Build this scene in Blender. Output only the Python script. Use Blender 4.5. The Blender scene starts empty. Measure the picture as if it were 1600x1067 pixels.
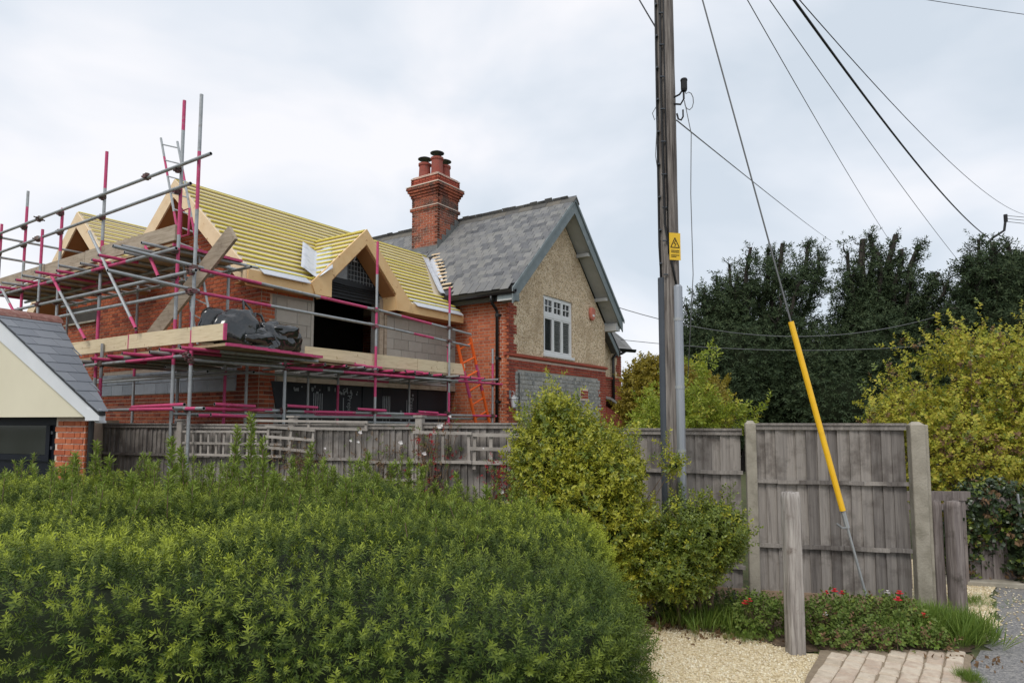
import bpy, math, random
import numpy as np
from mathutils import Matrix, Vector, Quaternion
from math import sin, cos, tan, pi, radians, sqrt, atan2, hypot

random.seed(7); rng = np.random.default_rng(7)
S = bpy.context.scene
COL = S.collection
# ------------------------------------------------------------------ camera
cd = bpy.data.cameras.new('camera'); cam = bpy.data.objects.new('camera', cd); COL.objects.link(cam)
cam.location = (0, 0, 1.8); cam.rotation_euler = (radians(90 + 4.7), 0, 0)
cd.sensor_width = 36; cd.sensor_fit = 'HORIZONTAL'; cd.lens = 36 * 1035 / 1600
cd.shift_y = 38.4 / 1600; cd.clip_end = 2000; cd.clip_start = .05
S.camera = cam
# ------------------------------------------------------------------ world: overcast sky
w = bpy.data.worlds.new('World'); S.world = w; w.use_nodes = True
nt = w.node_tree; nt.nodes.clear()
def wn(t, **k):
    n = nt.nodes.new(t)
    for a, b in k.items(): setattr(n, a, b)
    return n
SUN_EL, SUN_AZ = radians(52), radians(205)      # azimuth clockwise from +Y
sky = wn('ShaderNodeTexSky', sky_type='NISHITA', sun_disc=False, sun_elevation=SUN_EL, sun_rotation=SUN_AZ)
bg_sky = wn('ShaderNodeBackground'); bg_sky.inputs[1].default_value = .1
nt.links.new(sky.outputs[0], bg_sky.inputs[0])
tc = wn('ShaderNodeTexCoord')
mp = wn('ShaderNodeMapping'); mp.inputs['Scale'].default_value = (1, 1, 1.9); mp.inputs['Location'].default_value = (.35, .2, .1)
nt.links.new(tc.outputs['Generated'], mp.inputs[0])
n1 = wn('ShaderNodeTexNoise'); n1.inputs['Scale'].default_value = 2.1; n1.inputs['Detail'].default_value = 5; n1.inputs['Roughness'].default_value = .48; n1.inputs['Distortion'].default_value = .25
nt.links.new(mp.outputs[0], n1.inputs[0])
r1 = wn('ShaderNodeValToRGB'); e = r1.color_ramp.elements
e[0].position = .38; e[0].color = (.545, .605, .675, 1)
e[1].position = .62; e[1].color = (.80, .80, .83, 1)
m_ = e.new(.5); m_.color = (.66, .70, .76, 1)
nt.links.new(n1.outputs[0], r1.inputs[0])
bg_c = wn('ShaderNodeBackground'); bg_c.inputs[1].default_value = 1.0
nt.links.new(r1.outputs[0], bg_c.inputs[0])
mx = wn('ShaderNodeMixShader'); mx.inputs[0].default_value = .93
nt.links.new(bg_sky.outputs[0], mx.inputs[1]); nt.links.new(bg_c.outputs[0], mx.inputs[2])
wo = wn('ShaderNodeOutputWorld'); nt.links.new(mx.outputs[0], wo.inputs[0])
# ------------------------------------------------------------------ sun (overcast, soft)
ld = bpy.data.lights.new('sun', 'SUN'); sun = bpy.data.objects.new('sun', ld); COL.objects.link(sun)
ld.energy = 1.5; ld.angle = radians(24); ld.color = (1, .96, .9)
sd = Vector((sin(SUN_AZ) * cos(SUN_EL), cos(SUN_AZ) * cos(SUN_EL), sin(SUN_EL)))
sun.rotation_euler = sd.to_track_quat('Z', 'Y').to_euler(); sun.location = (-5, -8, 20)
S.view_settings.view_transform = 'Standard'; S.view_settings.look = 'None'
S.view_settings.exposure = .34; S.view_settings.gamma = 1; S.view_settings.use_curve_mapping = False
S.render.resolution_x = 1024; S.render.resolution_y = 682

# ================================================================== helpers
YAW = radians(34)
HA = (sin(YAW), cos(YAW)); HB = (-cos(YAW), sin(YAW)); HO = (-4.379, 9.0)
HROT = atan2(HA[1], HA[0])
def hw(u, v, z=0.): return Vector((HO[0] + HA[0] * u + HB[0] * v, HO[1] + HA[1] * u + HB[1] * v, z))
ORG = {}
def thing(name, label, cat, loc=(0, 0, 0), rotz=0., group=None, org=None):
    o = bpy.data.objects.new(name, None); COL.objects.link(o); o.empty_display_size = .1
    o.location = loc; o.rotation_euler = (0, 0, rotz)
    o['label'] = label; o['category'] = cat
    if group: o['group'] = group
    ORG[o.name] = Vector(org) if org is not None else Vector((0, 0, 0))
    return o
def hthing(name, label, cat, u, v, group=None):          # thing whose parts are given in house coordinates (u, v, z)
    return thing(name, label, cat, hw(u, v), HROT, group, (u, v, 0))
def wthing(name, label, cat, x, y, z=0, group=None):      # thing whose parts are given in world coordinates
    return thing(name, label, cat, (x, y, z), 0, group, (x, y, z))
def tag(o, label, cat, group=None):
    o['label'] = label; o['category'] = cat
    if group: o['group'] = group
    return o
def link(name, me, parent=None, kind=None, mats=None):
    o = bpy.data.objects.new(name, me); COL.objects.link(o)
    if parent is not None: o.parent = parent
    if kind: o['kind'] = kind
    if mats is not None:
        for m in (mats if isinstance(mats, (list, tuple)) else [mats]): me.materials.append(m)
    return o
def dup(root, loc, rotz=None, label=None):
    r = root.copy(); COL.objects.link(r); r.location = loc; ORG[r.name] = ORG.get(root.name, Vector())
    if rotz is not None: r.rotation_euler = (0, 0, rotz)
    if label: r['label'] = label
    for ch in root.children:
        c = ch.copy(); COL.objects.link(c); c.parent = r
    return r
class MB:
    def __init__(s): s.v = []; s.f = []; s.m = []; s.mi = 0
    def add(s, vs, fs):
        b = len(s.v); s.v += [tuple(p) for p in vs]
        for f in fs: s.f.append([b + i for i in f]); s.m.append(s.mi)
        return s
    def box(s, c, size, R=None):
        hx, hy, hz = size[0] / 2, size[1] / 2, size[2] / 2
        vs = [Vector((x, y, z)) for z in (-hz, hz) for y in (-hy, hy) for x in (-hx, hx)]
        c = Vector(c)
        vs = [(R @ p if R is not None else p) + c for p in vs]
        return s.add(vs, [(0, 2, 3, 1), (4, 5, 7, 6), (0, 1, 5, 4), (2, 6, 7, 3), (0, 4, 6, 2), (1, 3, 7, 5)])
    def bb(s, x0, x1, y0, y1, z0, z1):
        return s.box(((x0 + x1) / 2, (y0 + y1) / 2, (z0 + z1) / 2), (x1 - x0, y1 - y0, z1 - z0))
    def beam(s, p0, p1, wd, th, up=(0, 0, 1)):
        # rectangular bar from p0 to p1, wd across 'side', th along 'up'
        p0 = Vector(p0); p1 = Vector(p1); d = p1 - p0; L = d.length; d.normalize()
        up = Vector(up); side = d.cross(up)
        if side.length < 1e-5: side = d.cross(Vector((1, 0, 0)))
        side.normalize(); u2 = side.cross(d)
        R = Matrix((d, side, u2)).transposed()
        return s.box((p0 + p1) / 2, (L, wd, th), R)
    def tube(s, p0, p1, r, n=10, r2=None, caps=True):
        p0 = Vector(p0); p1 = Vector(p1); d = (p1 - p0).normalized(); r2 = r if r2 is None else r2
        a = d.orthogonal().normalized(); b = d.cross(a)
        vs = []; fs = []
        for (p, rr) in ((p0, r), (p1, r2)):
            for i in range(n): t = 2 * pi * i / n; vs.append(p + (a * cos(t) + b * sin(t)) * rr)
        for i in range(n): j = (i + 1) % n; fs.append((i, j, n + j, n + i))
        if caps: fs.append(tuple(range(n))[::-1]); fs.append(tuple(range(n, 2 * n)))
        return s.add(vs, fs)
    def path(s, pts, r, n=6, radii=None):
        pts = [Vector(p) for p in pts]; vs = []; fs = []
        t0 = (pts[1] - pts[0]).normalized(); a = t0.orthogonal().normalized()
        for k, p in enumerate(pts):
            t = (pts[min(k + 1, len(pts) - 1)] - pts[max(k - 1, 0)]).normalized()
            a = (a - t * a.dot(t)).normalized(); b = t.cross(a); rr = radii[k] if radii else r
            for i in range(n): q = 2 * pi * i / n; vs.append(p + (a * cos(q) + b * sin(q)) * rr)
        for k in range(len(pts) - 1):
            for i in range(n):
                j = (i + 1) % n; fs.append((k * n + i, k * n + j, (k + 1) * n + j, (k + 1) * n + i))
        fs.append(tuple(range(n))[::-1]); fs.append(tuple(range((len(pts) - 1) * n, len(pts) * n)))
        return s.add(vs, fs)
    def prism(s, poly, ext):
        n = len(poly); P = [Vector(p) for p in poly]; E = Vector(ext)
        vs = P + [p + E for p in P]
        fs = [tuple(range(n))[::-1], tuple(range(n, 2 * n))] + [(i, (i + 1) % n, n + (i + 1) % n, n + i) for i in range(n)]
        return s.add(vs, fs)
    def lathe(s, prof, c, n=16):
        vs = []; fs = []; c = Vector(c)
        for (r, z) in prof:
            for i in range(n): t = 2 * pi * i / n; vs.append(c + Vector((r * cos(t), r * sin(t), z)))
        for k in range(len(prof) - 1):
            for i in range(n): j = (i + 1) % n; fs.append((k * n + i, k * n + j, (k + 1) * n + j, (k + 1) * n + i))
        fs.append(tuple(range(n))[::-1]); fs.append(tuple(range((len(prof) - 1) * n, len(prof) * n)))
        return s.add(vs, fs)
    def mesh(s, name, org=None):
        me = bpy.data.meshes.new(name)
        vs = s.v if org is None else [(p[0] - org[0], p[1] - org[1], p[2] - org[2]) for p in s.v]
        me.from_pydata(vs, [], s.f)
        if any(s.m): me.polygons.foreach_set('material_index', s.m)
        me.update(); return me
    def build(s, name, mat, parent=None, kind=None, smooth=False, bevel=0, org=None, label=None):
        if org is None and parent is not None:
            p = parent
            while p.name not in ORG and p.parent: p = p.parent
            org = ORG.get(p.name)
        me = s.mesh(name, org); o = link(name, me, parent, kind, mat)
        if smooth: me.shade_smooth()
        if bevel:
            b = o.modifiers.new('b', 'BEVEL'); b.width = bevel; b.segments = 1; b.limit_method = 'ANGLE'
        if label: o['label'] = label
        return o
def recalc(o):
    import bmesh
    bm = bmesh.new(); bm.from_mesh(o.data); bmesh.ops.recalc_face_normals(bm, faces=bm.faces); bm.to_mesh(o.data); bm.free()
def bigmesh(name, V, Fq, mat, parent=None, kind=None, attr=None, smooth=False, org=None):
    # V (n,3) float, Fq (m,k) int all with k corners
    V = np.asarray(V, np.float32)
    if org is not None: V = V - np.asarray(org, np.float32)
    me = bpy.data.meshes.new(name); k = Fq.shape[1]; m = len(Fq)
    me.vertices.add(len(V)); me.vertices.foreach_set('co', V.ravel())
    me.loops.add(m * k); me.loops.foreach_set('vertex_index', Fq.astype(np.int32).ravel())
    me.polygons.add(m); me.polygons.foreach_set('loop_start', np.arange(0, m * k, k, dtype=np.int32))
    me.polygons.foreach_set('loop_total', np.full(m, k, np.int32))
    if attr is not None:
        a = me.attributes.new('tip', 'FLOAT', 'POINT'); a.data.foreach_set('value', np.asarray(attr, np.float32))
    me.update(calc_edges=True)
    if smooth: me.shade_smooth()
    return link(name, me, parent, kind, mat)

# ------------------------------------------------------------------ materials
MATS = {}
def lin(c): return tuple(((x / 255) / 12.92 if x / 255 <= .04045 else ((x / 255 + .055) / 1.055) ** 2.4) for x in c)
def pm(name, stops, rand=1., nscale=0, nmix=.0, stretch=(1, 1, 1), rough=.8, bump=0., bscale=60, bstretch=None, metal=0, spec=.3,
       transl=0., tipc=None, coat=0, dirt=None, dscale=1.5, dpos=(.5, .7), detail=4, vor=0, vorc=None):
    """stops: colours picked by random-per-object/island (rand) mixed with noise (nmix)."""
    m = bpy.data.materials.new(name); m.use_nodes = True; t = m.node_tree; N = t.nodes; L = t.links
    b = N['Principled BSDF']; out = N['Material Output']
    b.inputs['Roughness'].default_value = rough; b.inputs['Metallic'].default_value = metal
    b.inputs['Specular IOR Level'].default_value = spec; b.inputs['Coat Weight'].default_value = coat
    tc = N.new('ShaderNodeTexCoord'); oi = N.new('ShaderNodeObjectInfo'); ge = N.new('ShaderNodeNewGeometry')
    ad = N.new('ShaderNodeMath'); ad.operation = 'ADD'; L.new(oi.outputs['Random'], ad.inputs[0]); L.new(ge.outputs['Random Per Island'], ad.inputs[1])
    fr = N.new('ShaderNodeMath'); fr.operation = 'FRACT'; L.new(ad.outputs[0], fr.inputs[0])
    # offset coordinates per piece so that copies differ
    sc = N.new('ShaderNodeVectorMath'); sc.operation = 'SCALE'; sc.inputs[0].default_value = (17.3, 9.1, 13.7); L.new(fr.outputs[0], sc.inputs['Scale'])
    va = N.new('ShaderNodeVectorMath'); va.operation = 'ADD'; L.new(tc.outputs['Object'], va.inputs[0])
    if rand > 0: L.new(sc.outputs[0], va.inputs[1])
    mpn = N.new('ShaderNodeMapping'); mpn.inputs['Scale'].default_value = stretch; L.new(va.outputs[0], mpn.inputs[0])
    fac = None
    if nscale:
        no = N.new('ShaderNodeTexNoise'); no.inputs['Scale'].default_value = nscale; no.inputs['Detail'].default_value = detail; no.inputs['Roughness'].default_value = .6
        L.new(mpn.outputs[0], no.inputs[0])
        mr = N.new('ShaderNodeMapRange'); mr.inputs[1].default_value = .28; mr.inputs[2].default_value = .72; L.new(no.outputs[0], mr.inputs[0])
        mixf = N.new('ShaderNodeMix'); mixf.inputs[0].default_value = nmix if rand > 0 else 1.
        L.new(fr.outputs[0], mixf.inputs[2]); L.new(mr.outputs[0], mixf.inputs[3]); fac = mixf.outputs[0]
    else: fac = fr.outputs[0]
    rp = N.new('ShaderNodeValToRGB'); el = rp.color_ramp.elements; n = len(stops)
    el[0].position = 0; el[0].color = (*stops[0], 1); el[1].position = 1; el[1].color = (*stops[-1], 1)
    for i in range(1, n - 1): q = el.new(i / (n - 1)); q.color = (*stops[i], 1)
    L.new(fac, rp.inputs[0]); colr = rp.outputs[0]
    if vor:
        vo = N.new('ShaderNodeTexVoronoi'); vo.inputs['Scale'].default_value = vor; L.new(tc.outputs['Object'], vo.inputs[0])
        hs = N.new('ShaderNodeSeparateColor'); L.new(vo.outputs['Color'], hs.inputs[0])
        vr = N.new('ShaderNodeValToRGB'); ve = vr.color_ramp.elements
        ve[0].position = 0; ve[0].color = (*vorc[0], 1); ve[1].position = 1; ve[1].color = (*vorc[-1], 1)
        for i in range(1, len(vorc) - 1): q = ve.new(i / (len(vorc) - 1)); q.color = (*vorc[i], 1)
        L.new(hs.outputs[0], vr.inputs[0])
        mv = N.new('ShaderNodeMix'); mv.data_type = 'RGBA'; mv.inputs[0].default_value = .75
        L.new(colr, mv.inputs[6]); L.new(vr.outputs[0], mv.inputs[7]); colr = mv.outputs[2]
        vb = N.new('ShaderNodeBump'); vb.inputs['Strength'].default_value = .8; vb.inputs['Distance'].default_value = .006; vb.invert = True
        L.new(vo.outputs['Distance'], vb.inputs['Height']); L.new(vb.outputs[0], b.inputs['Normal'])
    if dirt is not None:
        dn = N.new('ShaderNodeTexNoise'); dn.inputs['Scale'].default_value = dscale; dn.inputs['Detail'].default_value = 6; dn.inputs['Roughness'].default_value = .65
        L.new(ge.outputs['Position'], dn.inputs[0])
        dr = N.new('ShaderNodeMapRange'); dr.inputs[1].default_value = dpos[0]; dr.inputs[2].default_value = dpos[1]; L.new(dn.outputs[0], dr.inputs[0])
        md = N.new('ShaderNodeMix'); md.data_type = 'RGBA'; L.new(dr.outputs[0], md.inputs[0]); L.new(colr, md.inputs[6]); md.inputs[7].default_value = (*dirt, 1); colr = md.outputs[2]
    if tipc is not None:
        at = N.new('ShaderNodeAttribute'); at.attribute_name = 'tip'
        mt = N.new('ShaderNodeMix'); mt.data_type = 'RGBA'; L.new(at.outputs['Fac'], mt.inputs[0]); L.new(colr, mt.inputs[6]); mt.inputs[7].default_value = (*tipc, 1); colr = mt.outputs[2]
    L.new(colr, b.inputs['Base Color'])
    if bump:
        bn = N.new('ShaderNodeTexNoise'); bn.inputs['Scale'].default_value = bscale; bn.inputs['Detail'].default_value = 5
        mp2 = N.new('ShaderNodeMapping'); mp2.inputs['Scale'].default_value = bstretch or stretch; L.new(va.outputs[0], mp2.inputs[0]); L.new(mp2.outputs[0], bn.inputs[0])
        bu = N.new('ShaderNodeBump'); bu.inputs['Strength'].default_value = bump; bu.inputs['Distance'].default_value = .01
        L.new(bn.outputs[0], bu.inputs['Height']); L.new(bu.outputs[0], b.inputs['Normal'])
    if transl:
        tr = N.new('ShaderNodeBsdfTranslucent'); L.new(colr, tr.inputs[0]); ms = N.new('ShaderNodeMixShader'); ms.inputs[0].default_value = transl
        L.new(b.outputs[0], ms.inputs[1]); L.new(tr.outputs[0], ms.inputs[2]); L.new(ms.outputs[0], out.inputs[0])
    MATS[name] = m; return m
M = MATS
pm('brick_new', [(.14, .030, .018), (.27, .058, .028), (.36, .085, .036), (.42, .115, .05), (.20, .04, .022)], nscale=14, nmix=.2, rough=.88, bump=.5, bscale=120, dirt=(.15, .04, .027), dscale=1.1, dpos=(.5, .8))
pm('brick_old', [(.30, .072, .038), (.44, .115, .052), (.54, .165, .075), (.48, .135, .06), (.35, .088, .045)], nscale=14, nmix=.2, rough=.88, bump=.5, bscale=120, dirt=(.30, .085, .05), dscale=1.3, dpos=(.55, .85))
pm('brick_quoin', [(.19, .042, .03), (.31, .066, .042), (.40, .095, .055), (.24, .05, .035)], nscale=14, nmix=.2, rough=.88, bump=.5, bscale=120, dirt=(.20, .05, .035), dscale=1.3, dpos=(.55, .85))
pm('brick_chimney', [(.15, .052, .036), (.29, .085, .05), (.40, .12, .065), (.19, .075, .05)], nscale=14, nmix=.2, rough=.9, bump=.5, bscale=120, dirt=(.09, .06, .05), dscale=2.2, dpos=(.46, .62))
pm('mortar', [(.48, .36, .27), (.58, .46, .36)], rand=0, nscale=9, rough=.95, bump=.4, bscale=200)
pm('mortar_pale', [(.62, .50, .41), (.74, .62, .52)], rand=0, nscale=9, rough=.95, bump=.4, bscale=200)
pm('pebbledash', [(.48, .36, .23), (.60, .47, .32)], rand=0, nscale=2.5, rough=.95, vor=36, vorc=[(.22, .145, .09), (.60, .45, .28), (.76, .60, .41), (.86, .75, .58)], dirt=(.38, .275, .17), dscale=1.2, dpos=(.5, .8))
pm('flint', [(.16, .165, .165), (.30, .30, .29), (.42, .41, .38), (.24, .235, .22)], nscale=20, nmix=.35, rough=.6, bump=.5, bscale=60)
pm('flint_mortar', [(.36, .34, .30), (.46, .43, .38)], rand=0, nscale=6, rough=.95)
pm('block', [(.33, .305, .265), (.40, .375, .33), (.46, .43, .385)], nscale=8, nmix=.4, rough=.95, bump=.5, bscale=90)
pm('block_grey', [(.26, .28, .31), (.36, .38, .41), (.44, .46, .49)], nscale=8, nmix=.4, rough=.95, bump=.5, bscale=90)
pm('block_mortar', [(.26, .245, .22), (.34, .32, .29)], rand=0, nscale=6, rough=.95)
pm('new_wood', [(.74, .47, .22), (.80, .55, .28), (.66, .39, .17)], nscale=3, nmix=.6, stretch=(1, 1, 1), rough=.65, bump=.15, bscale=30, dirt=(.42, .20, .08), dscale=9, dpos=(.63, .68))
pm('barge_pine', [(.74, .55, .34), (.80, .62, .41), (.66, .46, .26)], nscale=3, nmix=.6, rough=.7, bump=.15, bscale=30, dirt=(.44, .24, .11), dscale=9, dpos=(.63, .68))
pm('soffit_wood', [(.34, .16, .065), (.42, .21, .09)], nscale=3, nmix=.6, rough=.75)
pm('batten', [(.66, .56, .10), (.72, .62, .13), (.60, .50, .10), (.74, .60, .20)], nscale=4, nmix=.35, rough=.75)
pm('batten_pale', [(.70, .60, .22), (.66, .56, .20), (.76, .66, .34)], nscale=4, nmix=.35, rough=.75)
pm('membrane', [(.56, .48, .36), (.66, .57, .44)], rand=0, nscale=1.3, rough=.6, dirt=(.58, .51, .40), dscale=3, dpos=(.5, .7))
pm('lead', [(.50, .52, .56), (.60, .62, .66), (.40, .42, .46)], rand=0, nscale=4, rough=.5, metal=.25, bump=.3, bscale=12)
pm('lead_dark', [(.12, .125, .125), (.20, .205, .20)], rand=0, nscale=5, rough=.65, bump=.3, bscale=16)
pm('slate', [(.060, .063, .068), (.12, .122, .128), (.165, .166, .168), (.225, .22, .21), (.09, .093, .10)], nscale=14, nmix=.2, rough=.6, bump=.4, bscale=40, dirt=(.20, .197, .18), dscale=3.2, dpos=(.5, .75))
pm('slate_new', [(.15, .165, .19), (.185, .20, .225), (.21, .225, .25)], nscale=6, nmix=.3, rough=.5, bump=.15, bscale=60)
pm('ridge_tile', [(.085, .082, .08), (.13, .125, .115), (.18, .16, .13)], nscale=7, nmix=.4, rough=.85, bump=.4, bscale=40)
pm('ridge_pale', [(.22, .21, .20), (.30, .285, .27)], rand=0, nscale=5, rough=.8)
pm('ridge_red', [(.17, .075, .06), (.25, .12, .10), (.32, .22, .19)], nscale=16, nmix=.7, rough=.9, bump=.5, bscale=40)
pm('barge_grey', [(.17, .205, .215), (.23, .265, .27)], rand=0, nscale=5, rough=.6, dirt=(.32, .34, .33), dscale=5, dpos=(.6, .75))
pm('soffit_grey', [(.42, .43, .42), (.50, .51, .50)], rand=0, nscale=4, rough=.7, dirt=(.30, .30, .28), dscale=4, dpos=(.55, .75))
pm('black_plastic', [(.008, .008, .009), (.013, .013, .014)], rand=0, nscale=4, rough=.35, spec=.5)
pm('white_paint', [(.74, .74, .73), (.80, .80, .79)], rand=0, nscale=4, rough=.4, spec=.5)
pm('white_board', [(.66, .68, .70), (.74, .755, .77)], rand=0, nscale=2, rough=.45, spec=.5, dirt=(.58, .58, .55), dscale=5, dpos=(.62, .8))
pm('cream', [(.70, .645, .49), (.75, .695, .53)], rand=0, nscale=1.5, rough=.85, bump=.08, bscale=150)
pm('dark_door', [(.005, .007, .013), (.008, .010, .017)], rand=0, nscale=2, rough=.5, spec=.2)
pm('glass_dark', [(.018, .02, .022), (.03, .033, .036)], rand=0, nscale=2, rough=.08, spec=.8)
pm('louvre', [(.22, .23, .23), (.30, .31, .31)], nscale=2, nmix=.2, rough=.5)
pm('galv', [(.30, .315, .325), (.40, .415, .42), (.24, .25, .26)], nscale=7, nmix=.7, stretch=(1, 1, 1), rough=.5, metal=.55, dirt=(.24, .20, .17), dscale=9, dpos=(.58, .75))
pm('pink', [(.46, .045, .13), (.56, .065, .18), (.36, .04, .10)], nscale=9, nmix=.7, rough=.55, spec=.4, dirt=(.42, .26, .28), dscale=12, dpos=(.6, .72))
pm('coupler', [(.30, .06, .11), (.16, .09, .085), (.10, .075, .065), (.22, .16, .13)], nscale=14, nmix=.4, rough=.6, metal=.4)
pm('scaf_board', [(.34, .245, .145), (.42, .31, .19), (.27, .195, .12)], nscale=5, nmix=.5, stretch=(1, 1, 1), rough=.85, bump=.3, bscale=30, dirt=(.22, .16, .10), dscale=3, dpos=(.52, .75))
pm('toe_board', [(.48, .36, .20), (.66, .54, .35), (.74, .62, .42), (.55, .42, .25)], nscale=2.2, nmix=.8, stretch=(1.6, 1.6, 20), detail=7, rough=.8, bump=.25, bscale=30, dirt=(.34, .21, .10), dscale=11, dpos=(.63, .68))
pm('old_board', [(.25, .19, .14), (.36, .29, .215), (.45, .37, .285), (.30, .235, .17)], nscale=2.2, nmix=.8, stretch=(1.6, 1.6, 20), detail=7, rough=.9, bump=.3, bscale=30, dirt=(.20, .15, .11), dscale=5, dpos=(.55, .75))
pm('bag', [(.007, .008, .009), (.012, .014, .015)], rand=0, nscale=5, rough=.13, spec=.9, bump=.06, bscale=7)
for n in M['bag'].node_tree.nodes:
    if n.type == 'BUMP': n.inputs['Distance'].default_value = .05; _t = n.inputs['Height'].links[0].from_node; _t.inputs['Detail'].default_value = 1.; _t.inputs['Distortion'].default_value = 2.5
pm('orange', [(.90, .15, .02), (.82, .12, .02)], nscale=4, nmix=.5, rough=.5, dirt=(.5, .12, .06), dscale=14, dpos=(.6, .7))
pm('membrane_black', [(.012, .014, .016), (.020, .023, .026)], rand=0, nscale=5, rough=.5, bump=.4, bscale=8)
pm('insul_black', [(.016, .019, .025), (.024, .028, .035)], nscale=3, nmix=.5, rough=.55, dirt=(.05, .052, .055), dscale=4, dpos=(.66, .8))
pm('print_white', [(.22, .24, .26), (.30, .32, .33)], rand=0, nscale=30, rough=.7)
pm('print_bright', [(.50, .54, .58), (.58, .62, .66)], rand=0, nscale=30, rough=.7)
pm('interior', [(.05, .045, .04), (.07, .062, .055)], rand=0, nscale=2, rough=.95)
pm('fence_wood', [(.075, .066, .060), (.165, .148, .136), (.245, .222, .202), (.33, .298, .268), (.115, .098, .088)], nscale=6, nmix=.45, stretch=(6, 6, .5), rough=.95, bump=.6, bscale=30, bstretch=(5, 5, .35), dirt=(.07, .056, .047), dscale=3.2, dpos=(.50, .74), detail=7)
pm('trellis_wood', [(.25, .225, .20), (.35, .315, .28), (.43, .39, .35)], nscale=6, nmix=.55, rough=.95, bump=.4, bscale=40, dirt=(.22, .19, .16), dscale=9, dpos=(.56, .75))
pm('gravel_board', [(.27, .19, .13), (.34, .25, .175)], nscale=5, nmix=.6, rough=.95, bump=.4, bscale=30)
pm('concrete', [(.25, .225, .18), (.33, .30, .245), (.39, .355, .29)], nscale=6, nmix=.8, rough=.95, bump=.5, bscale=60, dirt=(.17, .155, .115), dscale=2.8, dpos=(.52, .75), detail=8)
pm('post_wood', [(.16, .14, .128), (.34, .31, .285), (.50, .465, .43)], nscale=5, nmix=.9, stretch=(9, 9, .7), rough=.95, bump=.9, bscale=12, bstretch=(7, 7, .5), dirt=(.15, .12, .10), dscale=7, dpos=(.58, .75), detail=8)
pm('dark_post', [(.10, .082, .075), (.19, .16, .148), (.30, .265, .245)], nscale=5, nmix=.9, stretch=(9, 9, .6), rough=.95, bump=.9, bscale=12, bstretch=(7, 7, .5), dirt=(.06, .05, .04), dscale=6, dpos=(.55, .75), detail=8)
pm('pole_wood', [(.04, .034, .031), (.125, .108, .098), (.23, .205, .185), (.33, .30, .275)], nscale=5, nmix=.95, stretch=(12, 12, .5), rough=.95, bump=1., bscale=9, bstretch=(9, 9, .35), detail=9)
pm('steel_pipe', [(.30, .32, .35), (.38, .40, .43)], rand=0, nscale=3, rough=.42, metal=.6, stretch=(3, 3, .5))
pm('dark_pipe', [(.05, .058, .072), (.075, .085, .10)], rand=0, nscale=3, rough=.45)
pm('cable', [(.012, .012, .013), (.018, .018, .02)], rand=0, nscale=5, rough=.6)
pm('wire_grey', [(.12, .125, .13), (.17, .175, .18)], rand=0, nscale=5, rough=.6)
pm('sign_yellow', [(.72, .45, .03), (.80, .52, .045)], rand=0, nscale=5, rough=.5, dirt=(.55, .34, .03), dscale=20, dpos=(.6, .75))
pm('sign_black', [(.015, .012, .01), (.02, .017, .014)], rand=0, nscale=5, rough=.6)
pm('guy_yellow', [(.83, .46, .012), (.88, .52, .02)], rand=0, nscale=6, rough=.4, spec=.5, dirt=(.62, .33, .02), dscale=6, dpos=(.58, .78))
pm('terracotta', [(.22, .052, .04), (.30, .075, .055), (.25, .10, .08)], nscale=7, nmix=.7, rough=.8, dirt=(.14, .07, .06), dscale=5, dpos=(.55, .75))
pm('alarm_red', [(.55, .17, .12), (.62, .22, .16)], rand=0, nscale=5, rough=.5)
pm('gravel', [(.46, .36, .20), (.60, .49, .30), (.68, .58, .40)], rand=0, nscale=2.2, rough=.95, vor=85, vorc=[(.36, .27, .15), (.64, .52, .32), (.76, .65, .44), (.84, .77, .60)], dirt=(.48, .37, .22), dscale=1.6, dpos=(.56, .78))
pm('pebble', [(.46, .36, .21), (.64, .53, .33), (.76, .66, .46), (.84, .78, .63), (.56, .44, .27)], rough=.85)
pm('asphalt', [(.17, .165, .165), (.225, .22, .22)], rand=0, nscale=3, rough=.9, vor=90, vorc=[(.10, .10, .10), (.19, .185, .185), (.25, .245, .24), (.36, .34, .31)], dirt=(.31, .28, .23), dscale=1.3, dpos=(.54, .8))
pm('soil', [(.055, .038, .026), (.11, .078, .052), (.19, .13, .085)], rand=0, nscale=16, rough=1, bump=.8, bscale=40)
pm('sand', [(.20, .155, .11), (.30, .24, .17)], rand=0, nscale=20, rough=1, bump=.5, bscale=60)
pm('earth_green', [(.05, .065, .025), (.09, .10, .045), (.13, .11, .06)], rand=0, nscale=6, rough=1, bump=.6, bscale=30)
pm('sett', [(.38, .31, .23), (.48, .40, .31), (.58, .50, .40), (.46, .36, .28), (.42, .38, .32)], nscale=11, nmix=.45, rough=.95, bump=.6, bscale=50, dirt=(.27, .21, .15), dscale=9, dpos=(.56, .78))
pm('bark', [(.022, .019, .016), (.042, .036, .030), (.065, .055, .046)], rand=0, nscale=6, stretch=(4, 4, .8), rough=1, bump=.8, bscale=14)
pm('twig', [(.10, .068, .045), (.17, .12, .08), (.22, .17, .12)], nscale=8, nmix=.5, rough=1)
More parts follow.
